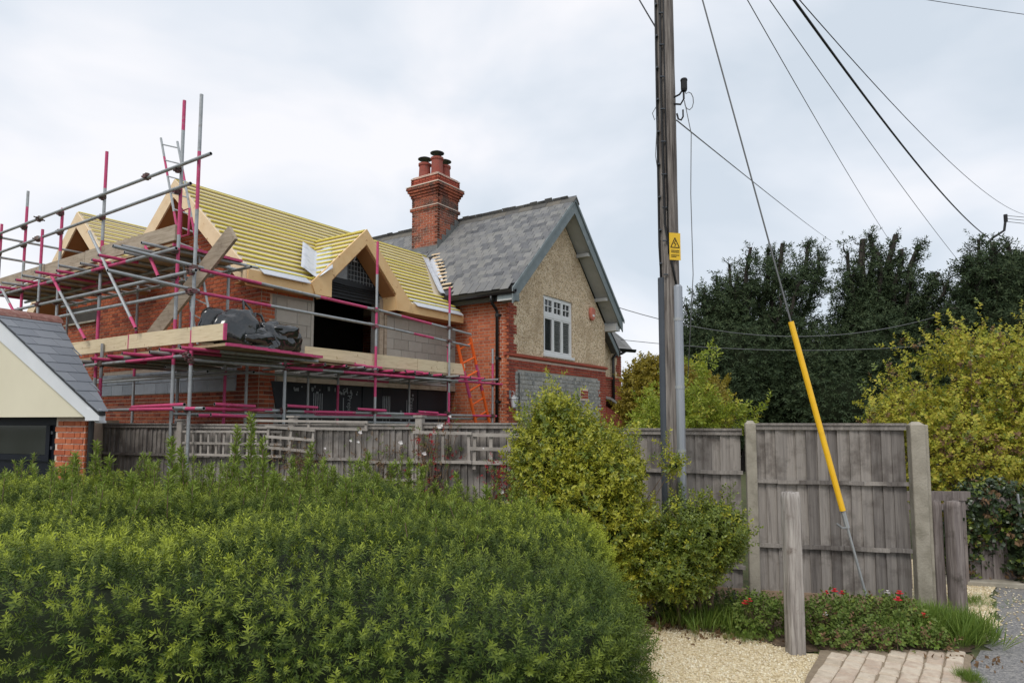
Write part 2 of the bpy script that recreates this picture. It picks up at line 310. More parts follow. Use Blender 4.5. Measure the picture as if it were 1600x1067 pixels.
# foliage
pm('yew', [(.024, .050, .014), (.052, .092, .020), (.098, .145, .027), (.145, .19, .034)], nscale=3.5, nmix=.4, rough=.5, spec=.22, transl=.25, tipc=(.40, .46, .05))
pm('yew_leader', [(.10, .17, .025), (.15, .23, .035), (.20, .28, .04), (.24, .27, .04)], nscale=3, nmix=.3, rough=.5, transl=.3, tipc=(.30, .36, .07))
pm('yew_bronze', [(.26, .16, .02), (.32, .15, .02), (.20, .17, .025)], nscale=3, nmix=.3, rough=.5, transl=.3)
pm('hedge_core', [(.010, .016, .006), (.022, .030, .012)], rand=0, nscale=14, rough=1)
pm('shrub_gold', [(.13, .16, .02), (.25, .28, .028), (.39, .40, .04), (.50, .47, .055), (.18, .23, .03)], nscale=2.2, nmix=.5, rough=.4, spec=.45, transl=.28)
pm('shrub_green', [(.075, .115, .02), (.125, .175, .028), (.20, .25, .036), (.30, .32, .045)], nscale=2.6, nmix=.5, rough=.38, spec=.5, transl=.22)
pm('shrub_bright', [(.15, .21, .025), (.25, .32, .035), (.36, .41, .055), (.20, .27, .035)], nscale=2, nmix=.5, rough=.45, transl=.35)
pm('autumn', [(.17, .21, .03), (.32, .35, .042), (.48, .47, .065), (.52, .42, .065), (.22, .28, .04)], nscale=1.4, nmix=.55, rough=.5, transl=.35)
pm('hazel', [(.13, .12, .018), (.24, .20, .025), (.34, .26, .035), (.19, .20, .03)], nscale=1.4, nmix=.55, rough=.5, transl=.35)
pm('ivy', [(.012, .024, .010), (.022, .042, .014), (.040, .066, .02), (.07, .095, .028)], nscale=3, nmix=.4, rough=.35, spec=.5, transl=.1)
pm('dry_leaf', [(.10, .055, .028), (.17, .10, .05), (.24, .15, .08), (.07, .045, .03)], nscale=4, nmix=.4, rough=.8, transl=.15)
pm('dark_conifer', [(.018, .034, .016), (.034, .058, .025), (.060, .088, .036), (.098, .120, .050)], nscale=.6, nmix=.5, rough=.7, transl=.12)
pm('grass', [(.07, .13, .02), (.12, .20, .03), (.18, .26, .045), (.24, .27, .06)], nscale=2, nmix=.4, rough=.55, transl=.3)
pm('herb', [(.07, .12, .025), (.12, .18, .035), (.17, .23, .05), (.21, .22, .06)], nscale=3, nmix=.4, rough=.55, transl=.25)
pm('flower_red', [(.62, .02, .025), (.70, .06, .06), (.55, .02, .06)], rough=.6, transl=.2)
pm('leaf_red', [(.32, .015, .025), (.42, .03, .035), (.24, .02, .03)], rough=.55, transl=.25)
pm('flower_white', [(.78, .76, .74), (.84, .82, .80), (.78, .68, .66)], rough=.6, transl=.3)

# ================================================================== setting: ground
def sheet(name, poly, z, mat, kind='structure', sub=0):
    mb = MB(); mb.add([(x, y, z) for x, y in poly], [tuple(range(len(poly)))])
    o = mb.build(name, mat, kind=kind); recalc(o)
    if o.data.polygons[0].normal.z < 0: o.data.flip_normals()
    return o
sheet('ground', [(-600, -60), (600, -60), (600, 900), (-600, 900)], 0, M['earth_green'])
def edge(pts, amp=.04, n=6, seed=1):
    r = random.Random(seed); out = []
    for i, p in enumerate(pts):
        q = pts[(i + 1) % len(pts)]
        for k in range(n):
            t = k / n; out.append((p[0] + (q[0] - p[0]) * t + r.uniform(-amp, amp), p[1] + (q[1] - p[1]) * t + r.uniform(-amp, amp)))
    return out
sheet('gravel_drive', edge([(.4, 2.2), (3.0, 2.2), (3.05, 4.75), (2.42, 5.2), (2.15, 5.42), (1.9, 5.75), (1.35, 6.15), (.9, 6.2), (.3, 5.5)], .03), .004, M['gravel'])
sheet('road', edge([(3.08, -20), (40, -20), (40, 9.0), (6.5, 8.3), (5.6, 7.75), (4.95, 6.95), (4.35, 6.1), (3.95, 5.6), (3.5, 5.2), (3.12, 4.75)], .05), .006, M['asphalt'])
sheet('gravel_verge', edge([(3.9, 5.6), (4.3, 6.05), (4.9, 6.95), (5.6, 7.75), (6.5, 8.3), (6.6, 9.0), (4.2, 8.6), (3.9, 6.6)], .05), .010, M['gravel'])
sheet('flower_bed', edge([(1.2, 6.2), (1.9, 5.7), (2.25, 5.35), (2.9, 5.28), (3.55, 5.3), (3.95, 5.65), (4.15, 6.3), (3.85, 6.5), (2.4, 6.75), (.7, 7.2), (.5, 6.3)], .05), .012, M['soil'])
slab = MB(); slab.prism([(4.75, 7.45, 0), (6.2, 7.05, 0), (6.45, 7.45, 0), (4.85, 7.75, 0)], (0, 0, .06))
so = slab.build('concrete_threshold', M['concrete'], kind='structure', bevel=.01); recalc(so)
# loose gravel stones
def stones(name, n, sampler, mat, rmin, rmax, z=.004):
    P = np.array([sampler() for _ in range(n)]); r = rng.uniform(rmin, rmax, n)
    oc = np.array([(1, 0, 0), (0, 1, 0), (-1, 0, 0), (0, -1, 0), (0, 0, .7), (0, 0, -.4)])
    fc = np.array([(0, 1, 4), (1, 2, 4), (2, 3, 4), (3, 0, 4), (1, 0, 5), (2, 1, 5), (3, 2, 5), (0, 3, 5)])
    V = oc[None] * (r[:, None, None] * rng.uniform(.6, 1.3, (n, 6, 1)))
    a = rng.uniform(0, 6.28, n); ca, sa = np.cos(a)[:, None], np.sin(a)[:, None]
    X = V[..., 0] * ca - V[..., 1] * sa; Y = V[..., 0] * sa + V[..., 1] * ca
    V = np.stack([X + P[:, :1], Y + P[:, 1:2], V[..., 2] + z + .002], -1).reshape(-1, 3)
    F = (fc[None] + (np.arange(n) * 6)[:, None, None]).reshape(-1, 3)
    return bigmesh(name, V, F, mat, kind='stuff')
def in_poly(x, y, poly):
    c = False; n = len(poly)
    for i in range(n):
        x1, y1 = poly[i]; x2, y2 = poly[(i + 1) % n]
        if (y1 > y) != (y2 > y) and x < (x2 - x1) * (y - y1) / (y2 - y1) + x1: c = not c
    return c
GP = [(.6, 3.6), (3.0, 3.6), (2.95, 4.7), (2.35, 5.2), (2.0, 5.65), (1.4, 6.15), (.6, 6.1)]
def g_s():
    while True:
        x, y = random.uniform(.6, 3), random.uniform(3.6, 6.2)
        if in_poly(x, y, GP): return (x, y)
tag(stones('gravel_stones', 16000, g_s, M['pebble'], .005, .013), 'pale beige gravel scattered over the drive beside the hedge', 'gravel')
GV = [(3.9, 5.6), (4.3, 6.05), (4.9, 6.95), (5.6, 7.75), (4.4, 7.6), (3.95, 6.6)]
def v_s():
    while True:
        x, y = random.uniform(3.8, 5.7), random.uniform(5.5, 7.8)
        if in_poly(x, y, GV) or random.random() < .12: return (x, y)
tag(stones('verge_stones', 3500, v_s, M['pebble'], .006, .014, .010), 'loose pale gravel along the lane edge by the gate posts', 'gravel')
# setts
pav = bpy.data.objects.new('sett_paving', None); COL.objects.link(pav); pav['kind'] = 'structure'; pav.location = (2.4, 4.6, 0); ORG[pav.name] = Vector((2.4, 4.6, 0))
bedm = MB(); bedm.add([(x, y, .028) for x, y in edge([(1.75, 4.3), (3.05, 4.3), (3.18, 4.75), (3.5, 5.2), (3.3, 5.3), (2.4, 5.3)], .02)], [tuple(range(36))])
bo = bedm.build('sand_bed', M['sand'], pav)
if bo.data.polygons[0].normal.z < 0: bo.data.flip_normals()
sett_meshes = []
for k in range(4):
    mb = MB(); rr = random.Random(k)
    L, Wd, T, b = .110 + rr.uniform(-.004, .004), .130 + rr.uniform(-.006, .006), .030, .010
    j = lambda: rr.uniform(-.004, .004)
    lo = [(-L / 2 + j(), -Wd / 2 + j(), 0), (L / 2 + j(), -Wd / 2 + j(), 0), (L / 2 + j(), Wd / 2 + j(), 0), (-L / 2 + j(), Wd / 2 + j(), 0)]
    mid = [(x, y, T * .7) for x, y, z in lo]; top = [(x * (1 - b / L * 1.6), y * (1 - b / Wd * 1.3), T + j() * .6) for x, y, z in lo]
    mb.add(lo + mid + top, [(3, 2, 1, 0)] + [(i, (i + 1) % 4, 4 + (i + 1) % 4, 4 + i) for i in range(4)] + [(4 + i, 4 + (i + 1) % 4, 8 + (i + 1) % 4, 8 + i) for i in range(4)] + [(8, 9, 10, 11)])
    me = mb.mesh('sett'); me.materials.append(M['sett']); sett_meshes.append(me)
ra = radians(-36); rx, ry = cos(ra), sin(ra)
SP = [(1.75, 4.3), (3.02, 4.3), (3.16, 4.75), (3.46, 5.18), (3.3, 5.26), (2.42, 5.24)]
for i in range(-12, 14):
    for q in range(-16, 18):
        a = q * .120; bq = i * .150 + (.03 if q % 2 else 0)
        x = 2.2 + a * rx - bq * ry; y = 4.4 + a * ry + bq * rx
        if in_poly(x, y, SP):
            o = link('sett', random.choice(sett_meshes), pav); o.location = (x - 2.4, y - 4.6, .008 + random.uniform(-.003, .003)); o.rotation_euler = (random.uniform(-.025, .025), random.uniform(-.025, .025), ra + random.uniform(-.025, .025) + (pi if random.random() < .5 else 0))

# ================================================================== masonry helpers (house coordinates)
CAMUV = None
def to_uv(x, y): dx, dy = x - HO[0], y - HO[1]; return (dx * HA[0] + dy * HA[1], dx * HB[0] + dy * HB[1])
CU, CV = to_uv(0, 0)
BR = {}
def brick_mesh(L, Hh, mat, dep=.03):
    key = (round(L, 3), round(Hh, 3), mat.name)
    if key not in BR:
        mb = MB(); mb.bb(-L / 2, L / 2, -dep + .008, .008, -Hh / 2, Hh / 2); mb.v = [(x, -y, z) for x, y, z in mb.v]; mb.f = [f[::-1] for f in mb.f]
        me = mb.mesh('brick'); me.materials.append(mat); BR[key] = me
    return BR[key]
def bricks(parent, p0, ang, h0, h1, z0, z1, inside, mat, nind=300, bond='stretcher', ch=.075, bl=.225, ph=0., zoff=0., name='brick', jit=.0012, gap=.015, minlen=.04):
    """wall through p0=(u,v); h runs along angle ang, bricks face to the RIGHT of travel (normal = ang-90deg)."""
    org = ORG[parent.name]; dx, dy = cos(ang), sin(ang); nx, ny = sin(ang), -cos(ang)
    full = []; cut = []; k0 = int(math.floor(z0 / ch)); k1 = int(math.ceil(z1 / ch))
    for k in range(k0, k1):
        za = k * ch + zoff; zm = za + ch / 2
        if za < z0 - ch or za > z1: continue
        if bond == 'stretcher': seq = [bl]; st = h0 - bl * 1.5 + (bl / 2 if k % 2 else 0) + ph
        else: seq = [bl, bl / 2]; st = h0 - bl * 1.5 + (bl * .75 if k % 2 else 0) + ph
        h = st; i = 0
        while h < h1:
            L = seq[i % len(seq)]; a, b = h, h + L; h += L; i += 1
            zt, zb = za + ch - gap, za
            ins = [inside(a + .003, zb + .004), inside(b - .003 - gap, zb + .004), inside(a + .003, zt), inside(b - .003 - gap, zt)]
            if all(ins): full.append((a, b - gap, zm)); continue
            xs = [a + (b - gap - a) * q / 16 for q in range(17)]
            ok = [x for x in xs if inside(x, zb + .004) and inside(x, zt - .004)]
            if ok and ok[-1] - ok[0] > minlen: cut.append((ok[0], ok[-1], zm))
    def dist(t):
        hc = (t[0] + t[1]) / 2; u, v = p0[0] + dx * hc, p0[1] + dy * hc
        return (u - CU) ** 2 + (v - CV) ** 2 + (t[2] - 1.8) ** 2 + (100 if t[2] < 1.7 else 0)
    full.sort(key=dist)
    for (a, b, zm) in full[:nind]:
        o = link(name, brick_mesh(b - a, ch - gap, mat), parent); hc = (a + b) / 2; jj = random.uniform(-jit, jit)
        o.location = (p0[0] + dx * hc + nx * jj - org[0], p0[1] + dy * hc + ny * jj - org[1], zm - org[2]); o.rotation_euler = (0, 0, ang)
    rest = full[nind:] + cut
    if rest:
        mb = MB()
        for (a, b, zm) in rest:
            jj = random.uniform(-jit, jit); hc = (a + b) / 2
            c = (p0[0] + dx * hc - nx * (.007 - jj), p0[1] + dy * hc - ny * (.007 - jj), zm)
            mb.box(c, (b - a, .03, ch - gap), Matrix.Rotation(ang, 3, 'Z'))
        mb.build(name + 'work', mat, parent, kind='stuff')

# ================================================================== old house
OG = 10.05; OV = -.05; OU = 7.46; OUR = 12.65
house = hthing('old_house', 'brick and pebbledash cottage with grey slate roof and tall red chimney', 'house', OU, OV)
SLO = (7.6 - 4.8) / (OG - 7.16)
def zro(u): return 7.6 - SLO * abs(u - OG)          # top of old roof
# walls (mortar-coloured shells)
mb = MB(); mb.bb(OU, OU + .24, OV + .24, 9, 0, 4.62); mb.build('side_wall', M['mortar'], house)
mb = MB()
for poly in ([(OU, 0), (OUR, 0), (OUR, 3.43), (OU, 3.43)], [(OU, 3.43), (9.15, 3.43), (9.15, 6.31), (OU, 4.62)], [(10.66, 3.43), (OUR, 3.43), (OUR, 4.62), (10.66, 6.65)], [(9.15, 4.98), (10.66, 4.98), (10.66, 6.65), (OG, 7.28), (9.15, 6.31)]):
    mb.prism([(u, OV, z) for u, z in poly], (0, .24, 0))
o = mb.build('gable_wall', M['mortar_pale'], house); recalc(o)
mb = MB(); mb.bb(OUR - .24, OUR, OV + .24, 9, 0, 4.6); mb.bb(OU + .24, OUR - .24, 8.76, 9, 0, 4.6); mb.build('rear_wall', M['mortar'], house)
# pebbledash slab
WU0, WU1, WZ0, WZ1 = 9.15, 10.66, 3.43, 4.98
def quo(z): return OU + (.46 if int(z / .075 / 3) % 2 else .36)
pd = MB(); P = .018
def pslab(poly): pd.prism([(u, OV - P, z) for u, z in poly], (0, P + .01, 0))
pslab([(OU + .34, 3.38), (WU0, 3.38), (WU0, 6.4 - .0), (OU + .34, 4.72)])
pslab([(WU1, 3.38), (OUR, 3.38), (OUR, 4.6), (WU1, 6.64)])
pslab([(WU0, WZ1), (WU1, WZ1), (WU1, 6.64), (OG, 7.25), (WU0, 6.33)])
pslab([(WU0, 3.38), (WU1, 3.38), (WU1, WZ0), (WU0, WZ0)])
o = pd.build('pebbledash', M['pebbledash'], house); recalc(o)
# brick skins
bricks(house, (OU, 0), pi / 2 + pi, -9, -OV - .004, 1.0, 4.62, lambda h, z: 1.0 < z < 4.6, M['brick_old'], 300, 'flemish')
def in_q(h, z):
    u = h
    if z > 3.36: return OU <= u <= quo(z) and z < 4.62
    if z > 3.28: return False
    if u > OUR: return False
    if z > 3.0: return OU <= u
    return OU <= u <= OU + (.52 if int(z / .225) % 2 else .40) or OUR - (.50 if int(z / .225) % 2 else .38) <= u <= OUR
bricks(house, (0, OV - .02), 0, OU, OUR + .01, .9, 4.7, in_q, M['brick_quoin'], 300, 'flemish')
mb = MB()   # projecting string course
mb.prism([(OU - .05, OV + .0, 3.28), (OU - .05, OV - .075, 3.30), (OU - .05, OV - .075, 3.345), (OU - .05, OV + .0, 3.375)], (OUR - OU + .1, 0, 0))
o = mb.build('string_course', M['brick_quoin'], house); recalc(o)
mb = MB(); mb.prism([(OU, 1.4, 3.28), (OU - .06, 1.4, 3.30), (OU - .06, 1.4, 3.345), (OU, 1.4, 3.375)], (0, -1.45, 0))
# knapped flint panel
fm = MB(); fm.bb(OU + .38, OUR - .36, OV - .012, OV + .01, .9, 3.02); fm.build('flint_bed', M['flint_mortar'], house)
fl = MB(); z = 1.3
while z < 2.99:
    hh = random.uniform(.075, .105); u = OU + .40
    while u < OUR - .42:
        ww = random.uniform(.06, .15); j = lambda s=.008: random.uniform(-s, s)
        if z + hh < 3.0:
            q = [(u + .006 + j(), z + .006 + j()), (u + ww + j(), z + .006 + j()), (u + ww + j(), z + hh + j()), (u + .006 + j(), z + hh + j())]
            fy = OV - .030 + j(.006)
            fl.add([(a, OV - .01, b) for a, b in q] + [(a * .9 + (u + ww / 2) * .1, fy, b * .9 + (z + hh / 2) * .1) for a, b in q], [(0, 1, 5, 4), (1, 2, 6, 5), (2, 3, 7, 6), (3, 0, 4, 7), (4, 5, 6, 7)])
        u += ww + .012
    z += hh + .010
fl.build('flint_stones', M['flint'], house, kind='stuff')
mb = MB(); mb.bb(11.05, 11.5, OV - .036, OV, 2.35, 2.68); mb.build('mortar_patch', M['mortar_pale'], house)
bricks(house, (0, OV - .036), 0, 11.05, 11.5, 2.35, 2.66, lambda h, z: 11.06 < h < 11.5 and 2.36 < z < 2.68, M['brick_quoin'], 40)
mb = MB(); mb.tube((7.98, OV - .05, 1.2), (7.98, OV - .05, 2.92), .012, 6); mb.build('cable_conduit', M['black_plastic'], house)
# window
wmb = MB(); fw = .06
def bar(u0, u1, z0, z1, y0=.02, y1=.09): wmb.bb(u0, u1, OV + y0, OV + y1, z0, z1)
bar(WU0, WU1, WZ1 - fw, WZ1); bar(WU0, WU1, WZ0 + .05, WZ0 + .05 + fw); bar(WU0, WU0 + fw, WZ0 + .05 + fw, WZ1 - fw); bar(WU1 - fw, WU1, WZ0 + .05 + fw, WZ1 - fw)
TZ = WZ1 - .50; bar(WU0 + fw, WU1 - fw, TZ - .05, TZ + .05, .005, .09)
cw = (WU1 - WU0 - 2 * fw) / 3
for k in (1, 2):
    uc = WU0 + fw + cw * k; bar(uc - .035, uc + .035, WZ0 + .05 + fw, TZ - .05); bar(uc - .035, uc + .035, TZ + .05, WZ1 - fw)
win = wmb.build('window', M['white_paint'], house)
mb = MB(); mb.bb(WU0 - .04, WU1 + .04, OV - .06, OV + .1, WZ0 - .02, WZ0 + .05); mb.build('sill', M['white_paint'], win)
mb = MB(); mb.bb(WU0 + .002, WU1 - .002, OV + .155, OV + .2, WZ0 + .002, WZ1 - .002); mb.build('recess', M['interior'], win)
for k in range(3):
    a = WU0 + fw + cw * k + .02; b = a + cw - .04
    for (z0, z1, top) in ((WZ0 + .05 + fw, TZ - .05, 0), (TZ + .05, WZ1 - fw, 1)):
        c = MB()
        c.bb(a - .005, b + .005, OV + .012, OV + .075, z1 - .04, z1 - .001); c.bb(a - .005, b + .005, OV + .012, OV + .075, z0 + .001, z0 + .04)
        c.bb(a - .005, a + .035, OV + .012, OV + .075, z0 + .04, z1 - .04); c.bb(b - .035, b + .005, OV + .012, OV + .075, z0 + .04, z1 - .04)
        if top:
            mid = (a + b) / 2; zm = (z0 + z1) / 2
            c.bb(mid - .011, mid + .011, OV + .02, OV + .06, z0 + .04, z1 - .04); c.bb(a + .035, mid - .011, OV + .02, OV + .06, zm - .011, zm + .011); c.bb(mid + .011, b - .035, OV + .02, OV + .06, zm - .011, zm + .011)
        c.build('casement', M['white_paint'], win)
        p = MB(); p.bb(a + .03, b - .03, OV + .045, OV + .05, z0 + .035, z1 - .035); p.build('pane', M['glass_dark'], win)
    if k > 0:
        zz = WZ0 + .2
        while zz < TZ - .12:
            l = MB(); l.box(((a + b) / 2 + .01, OV + .041, zz), (b - a - .13, .004, .03), Matrix.Rotation(.5, 3, 'X')); l.build('louvre', M['louvre'], win); zz += .052
# alarm box
mb = MB(); mb.prism([(11.62, OV - .02, 4.98), (11.60, OV - .02, 4.82), (11.64, OV - .02, 4.68), (11.74, OV - .02, 4.62), (11.84, OV - .02, 4.68), (11.88, OV - .02, 4.82), (11.86, OV - .02, 4.98), (11.74, OV - .02, 5.01)], (0, -.09, 0))
ab = mb.build('alarm_box', M['alarm_red'], house, bevel=.02); recalc(ab)
mb = MB(); mb.bb(11.68, 11.80, OV - .116, OV - .112, 4.74, 4.80); mb.build('alarm_badge', M['white_paint'], ab)
# slates -----------------------------------------------------------
def slates(parent, p0, adir, sdir, na, ns, inside, mat, wd=.235, ex=.185, ln=.38, nind=300, th=.016, slip=.022, tilt=.055, name='slate', stag=.5):
    """p0 eave corner; adir along the eave, sdir up the slope (unit vectors, house coords)."""
    org = ORG[parent.name]; p0 = Vector(p0); a = Vector(adir).normalized(); s = Vector(sdir).normalized(); n = a.cross(s)
    if n.z < 0: n = -n
    key = ('slate', wd, ln, mat.name)
    if key not in BR:
        me_mb = MB(); me_mb.bb(-wd / 2 + .006, wd / 2 - .006, -ln / 2, ln / 2, -th / 2, th / 2); me = me_mb.mesh('slate'); me.materials.append(mat); BR[key] = me
    R0 = Matrix((a, s, a.cross(s))).transposed()
    items = []
    for i in range(int(ns / ex) + 1):
        for k in range(-1, int(na / wd) + 2):
            ca = k * wd + (wd * stag if i % 2 else 0); cs = i * ex + ln / 2
            pos = p0 + a * ca + s * cs
            low = p0 + a * ca + s * (i * ex + .05)
            if not inside(low): continue
            items.append((pos, i))
    cw = Vector((CU, CV, 1.8)); items.sort(key=lambda t: (t[0] - cw).length)
    st = MB()
    for q, (pos, i) in enumerate(items):
        R = R0 @ Matrix.Rotation(random.uniform(-.5, .5) * slip, 3, 'Z') @ Matrix.Rotation(tilt * (-1), 3, 'X') @ Matrix.Rotation(random.uniform(-.012, .012), 3, 'Y')
        off = n * (th + .012 + random.uniform(0, .003)) + s * random.uniform(-slip, slip)
        if q < nind:
            o = link(name, BR[key], parent); Mx = R.to_4x4(); Mx.translation = pos + off - org; o.matrix_basis = Mx
        else: st.box(pos + off, (wd - .012, ln, th), R)
    if st.v: st.build(name + '_field', mat, parent, kind='stuff')
def zext(v):                                     # top of the extension roofs
    return max(6.3 - .85 * abs(v - 3.38), 6.38 - .85 * abs(v - 7.35))
th_ = math.atan(SLO)
def in_or(p):
    if p.y < -.42 or p.y > 8.5 or p.x > OG - .04: return False
    zr = zro(p.x)
    if p.y > .9 and zr < zext(p.y) + (.26 if p.y < 3.5 else .05): return False
    if 9.02 < p.x and 3.2 < p.y < 4.4: return False
    return True
rb = MB()     # roof deck, left and right
rb.prism([(7.16, -.46, 4.8), (OG, -.46, 7.6), (12.94, -.46, 4.8), (12.94, -.46, 4.72), (OG, -.46, 7.5), (7.16, -.46, 4.72)], (0, 9.2, 0))
rdk = rb.build('roof_deck', M['black_plastic'], house); recalc(rdk)
slates(house, (7.10, -.52, 4.742), (0, 1, 0), (cos(th_), 0, sin(th_)), 9.1, 4.02, in_or, M['slate'])
slates(house, (13.0, 8.6, 4.742), (0, -1, 0), (-cos(th_), 0, sin(th_)), 9.1, 4.02, lambda p: p.x > OG + .04 and -.40 < p.y < 8.5, M['slate'], nind=0)
# stripped batten ends beside the valley
k = 0
zz = 5.0
while zz < 6.35:
    u = OG - (7.6 - zz) / SLO; v0 = 3.38 - (6.3 - zz) / .85
    b = MB(); b.beam((u, v0 - .42, zz + .03), (u, v0 - .12, zz + .03), .05, .025, (-sin(th_), 0, cos(th_))); b.build('batten_stub', M['barge_pine'], house); zz += .135
# ridge tiles
v = -.56; kk = 0
while v < 8.4:
    if not 3.25 < v < 4.3:
        t = MB(); dz = random.uniform(-.008, .012)
        pr = [(-.16, -.13), (-.135, -.085), (-.03, .03), (0, .055), (.03, .03), (.135, -.085), (.16, -.13), (.13, -.13), (0, .02), (-.13, -.13)]
        t.prism([(OG + x, v, 7.63 + z + dz) for x, z in pr], (0, .435, 0)); o = t.build('ridge_tile', M['ridge_tile'], house); recalc(o)
    v += .44
# mortar bedding lumps under ridge
# barge boards
def rake(p_top, p_bot, depth, th, yv, mat, parent, name, cut=0):
    (u0, z0), (u1, z1) = p_top, p_bot
    mb = MB(); d = depth
    mb.prism([(u0, yv, z0), (u1, yv, z1), (u1, yv, z1 - d), (u0, yv, z0 - d)], (0, th, 0)); o = mb.build(name, mat, parent); recalc(o); return o
for s in (-1, 1):
    rake((OG, 7.58), (OG + s * 2.92, 7.58 - SLO * 2.92), .34, .03, -.5, M['barge_grey'], house, 'bargeboard')
    rake((OG, 7.64), (OG + s * 2.97, 7.64 - SLO * 2.97), .09, .03, -.535, M['barge_grey'], house, 'verge_trim')
    sf = MB(); sf.prism([(OG, -.47, 7.34), (OG + s * 2.9, -.47, 7.34 - SLO * 2.9), (OG + s * 2.9, -.47, 7.31 - SLO * 2.9), (OG, -.47, 7.31)], (0, .42, 0)); o = sf.build('verge_soffit', M['soffit_grey'], house); recalc(o)
for u in (10.95, 12.05, 12.72):
    zt = zro(u) - .36; b = MB(); b.bb(u - .04, u + .04, -.44, OV, zt - .09, zt); b.build('purlin_end', M['soffit_grey'], house)
b = MB(); b.bb(12.62, 12.88, -.44, -.07, 4.42, 4.58); b.build('eaves_box', M['soffit_grey'], house)
b = MB(); b.bb(7.16, 7.45, -.46, OV, 4.50, 4.66); b.build('eaves_box', M['barge_grey'], house)
# fascia, gutter, downpipe on the left eave
b = MB(); b.bb(7.22, 7.25, -.45, 1.75, 4.52, 4.70); b.build('fascia', M['black_plastic'], house)
b = MB(); b.bb(7.25, 7.47, -.04, 1.75, 4.585, 4.615); b.build('soffit', M['barge_grey'], house)
gt = MB(); prof = [(-.06, .05), (-.055, 0), (-.03, -.045), (0, -.055), (.03, -.045), (.055, 0), (.06, .05), (.05, .05), (.045, .0), (.0, -.042), (-.045, 0), (-.05, .05)]
gt.prism([(7.15 + x, -.55, 4.69 + z) for x, z in prof], (0, 2.2, 0)); o = gt.build('gutter', M['black_plastic'], house); recalc(o)
dpm = MB(); dpm.path([(7.15, .12, 4.66), (7.15, .12, 4.54), (7.20, .12, 4.47), (7.33, .12, 4.38), (7.39, .12, 4.3), (7.39, .12, .2)], .037, 10)
dp = dpm.build('downpipe', M['black_plastic'], house, smooth=True)
for z in (4.2, 3.2, 2.2): c = MB(); c.tube((7.39, .12, z), (7.39, .12, z + .07), .047, 10); c.bb(7.42, 7.46, .04, .2, z + .01, z + .05); c.build('bracket', M['black_plastic'], dp)
b = MB(); b.tube((7.455, .81, 4.66), (7.36, .81, 4.64), .03, 8); b.lathe([(.02, 0), (.05, -.03), (.055, -.08), (.03, -.1)], (7.34, .81, 4.68), 10); b.build('security_light', M['white_paint'], house)
# wall lantern near the corner
lt = wthing('wall_lantern', 'weathered metal wall lantern beside the corner of the cottage', 'lantern', *hw(7.62, -.12)[:2], 2.1)
ORG[lt.name] = Vector((7.62, -.12, 2.1)); lt.rotation_euler = (0, 0, HROT)
lm = MB(); lm.bb(7.585, 7.655, -.09, -.066, 2.30, 2.50); lm.path([(7.62, -.08, 2.42), (7.62, -.16, 2.48), (7.62, -.2, 2.44), (7.62, -.2, 2.38)], .009, 6); lm.build('bracket', M['galv'], lt)
lm = MB(); lm.lathe([(.02, .17), (.10, .10), (.105, .09), (.10, .085)], (7.62, -.2, 2.21), 6); lm.build('cap', M['galv'], lt)
lm = MB(); lm.lathe([(.088, .085), (.055, -.10)], (7.62, -.2, 2.21), 6); lm.build('glass', M['lead'], lt)
lm = MB(); lm.lathe([(.062, -.10), (.05, -.125), (.015, -.15)], (7.62, -.2, 2.21), 6); lm.build('base', M['galv'], lt)
# chimney ------------------------------------------------------------
CX0, CX1, CY0, CY1 = 9.0, 9.93, 3.33, 4.30
ch = MB(); ch.bb(CX0 + .01, CX1 - .01, CY0 + .01, CY1 - .01, 6.2, 8.86); chim = ch.build('chimney', M['mortar_pale'], house)
chb = {}
def ring(z0, z1, off, mat, nm='brick', cap=False):
    # courses of bricks round the stack, off = projection
    z = z0; i = 0; c_org = ORG[house.name]
    st = MB()
    while z < z1 - .01:
        for (xa, ya, xb, yb) in ((CX0 - off, CY0 - off, CX1 + off, CY0 - off), (CX1 + off, CY0 - off, CX1 + off, CY1 + off), (CX1 + off, CY1 + off, CX0 - off, CY1 + off), (CX0 - off, CY1 + off, CX0 - off, CY0 - off)):
            L = hypot(xb - xa, yb - ya); ang = atan2(yb - ya, xb - xa); h = -(.1125 if i % 2 else .0)
            front = (yb == ya and ya < CY0 + .1) or (xa == xb and xa < CX0 + .1)
            while h < L - .001:
                a = max(h, 0.0); b = min(h + .225 - .015, L); h += .225
                if b - a < .03: continue
                hc = (a + b) / 2; nx, ny = sin(ang), -cos(ang)
                c = (xa + cos(ang) * hc - nx * .05, ya + sin(ang) * hc - ny * .05, z + .0325)
                if front and (b - a) > .19:
                    key = (round(b - a, 3), mat.name, 'ch')
                    if key not in chb:
                        q = MB(); q.box((0, 0, 0), (b - a, .1, .060)); me = q.mesh('brick'); me.materials.append(mat); chb[key] = me
                    o = link('brick', chb[key], chim); o.location = Vector(c) - c_org; o.rotation_euler = (0, 0, ang)
                else: st.box(c, (b - a, .1, .060), Matrix.Rotation(ang, 3, 'Z'))
        z += .075; i += 1
    if st.v: st.build('brickwork', mat, chim, kind='stuff')
ring(6.4, 7.83, 0, M['brick_chimney']); ring(7.83, 7.91, .045, M['brick_chimney']); ring(7.925, 8.22, 0.005, M['brick_chimney'])
ring(8.22, 8.30, .03, M['brick_chimney']); ring(8.30, 8.37, .06, M['brick_chimney']); ring(8.375, 8.45, .10, M['brick_chimney']); ring(8.45, 8.53, .13, M['brick_chimney'])
ring(8.61, 8.80, .03, M['brick_quoin'])
fb = MB()
for z, of in ((7.905, .05), (8.535, .135), (8.785, .04)): fb.bb(CX0 - of, CX1 + of, CY0 - of, CY1 + of, z, z + .02)
fb.bb(CX0 - .06, CX1 + .06, CY0 - .06, CY1 + .06, 8.555, 8.6)
fb.build('mortar_flaunching', M['mortar_pale'], chim)
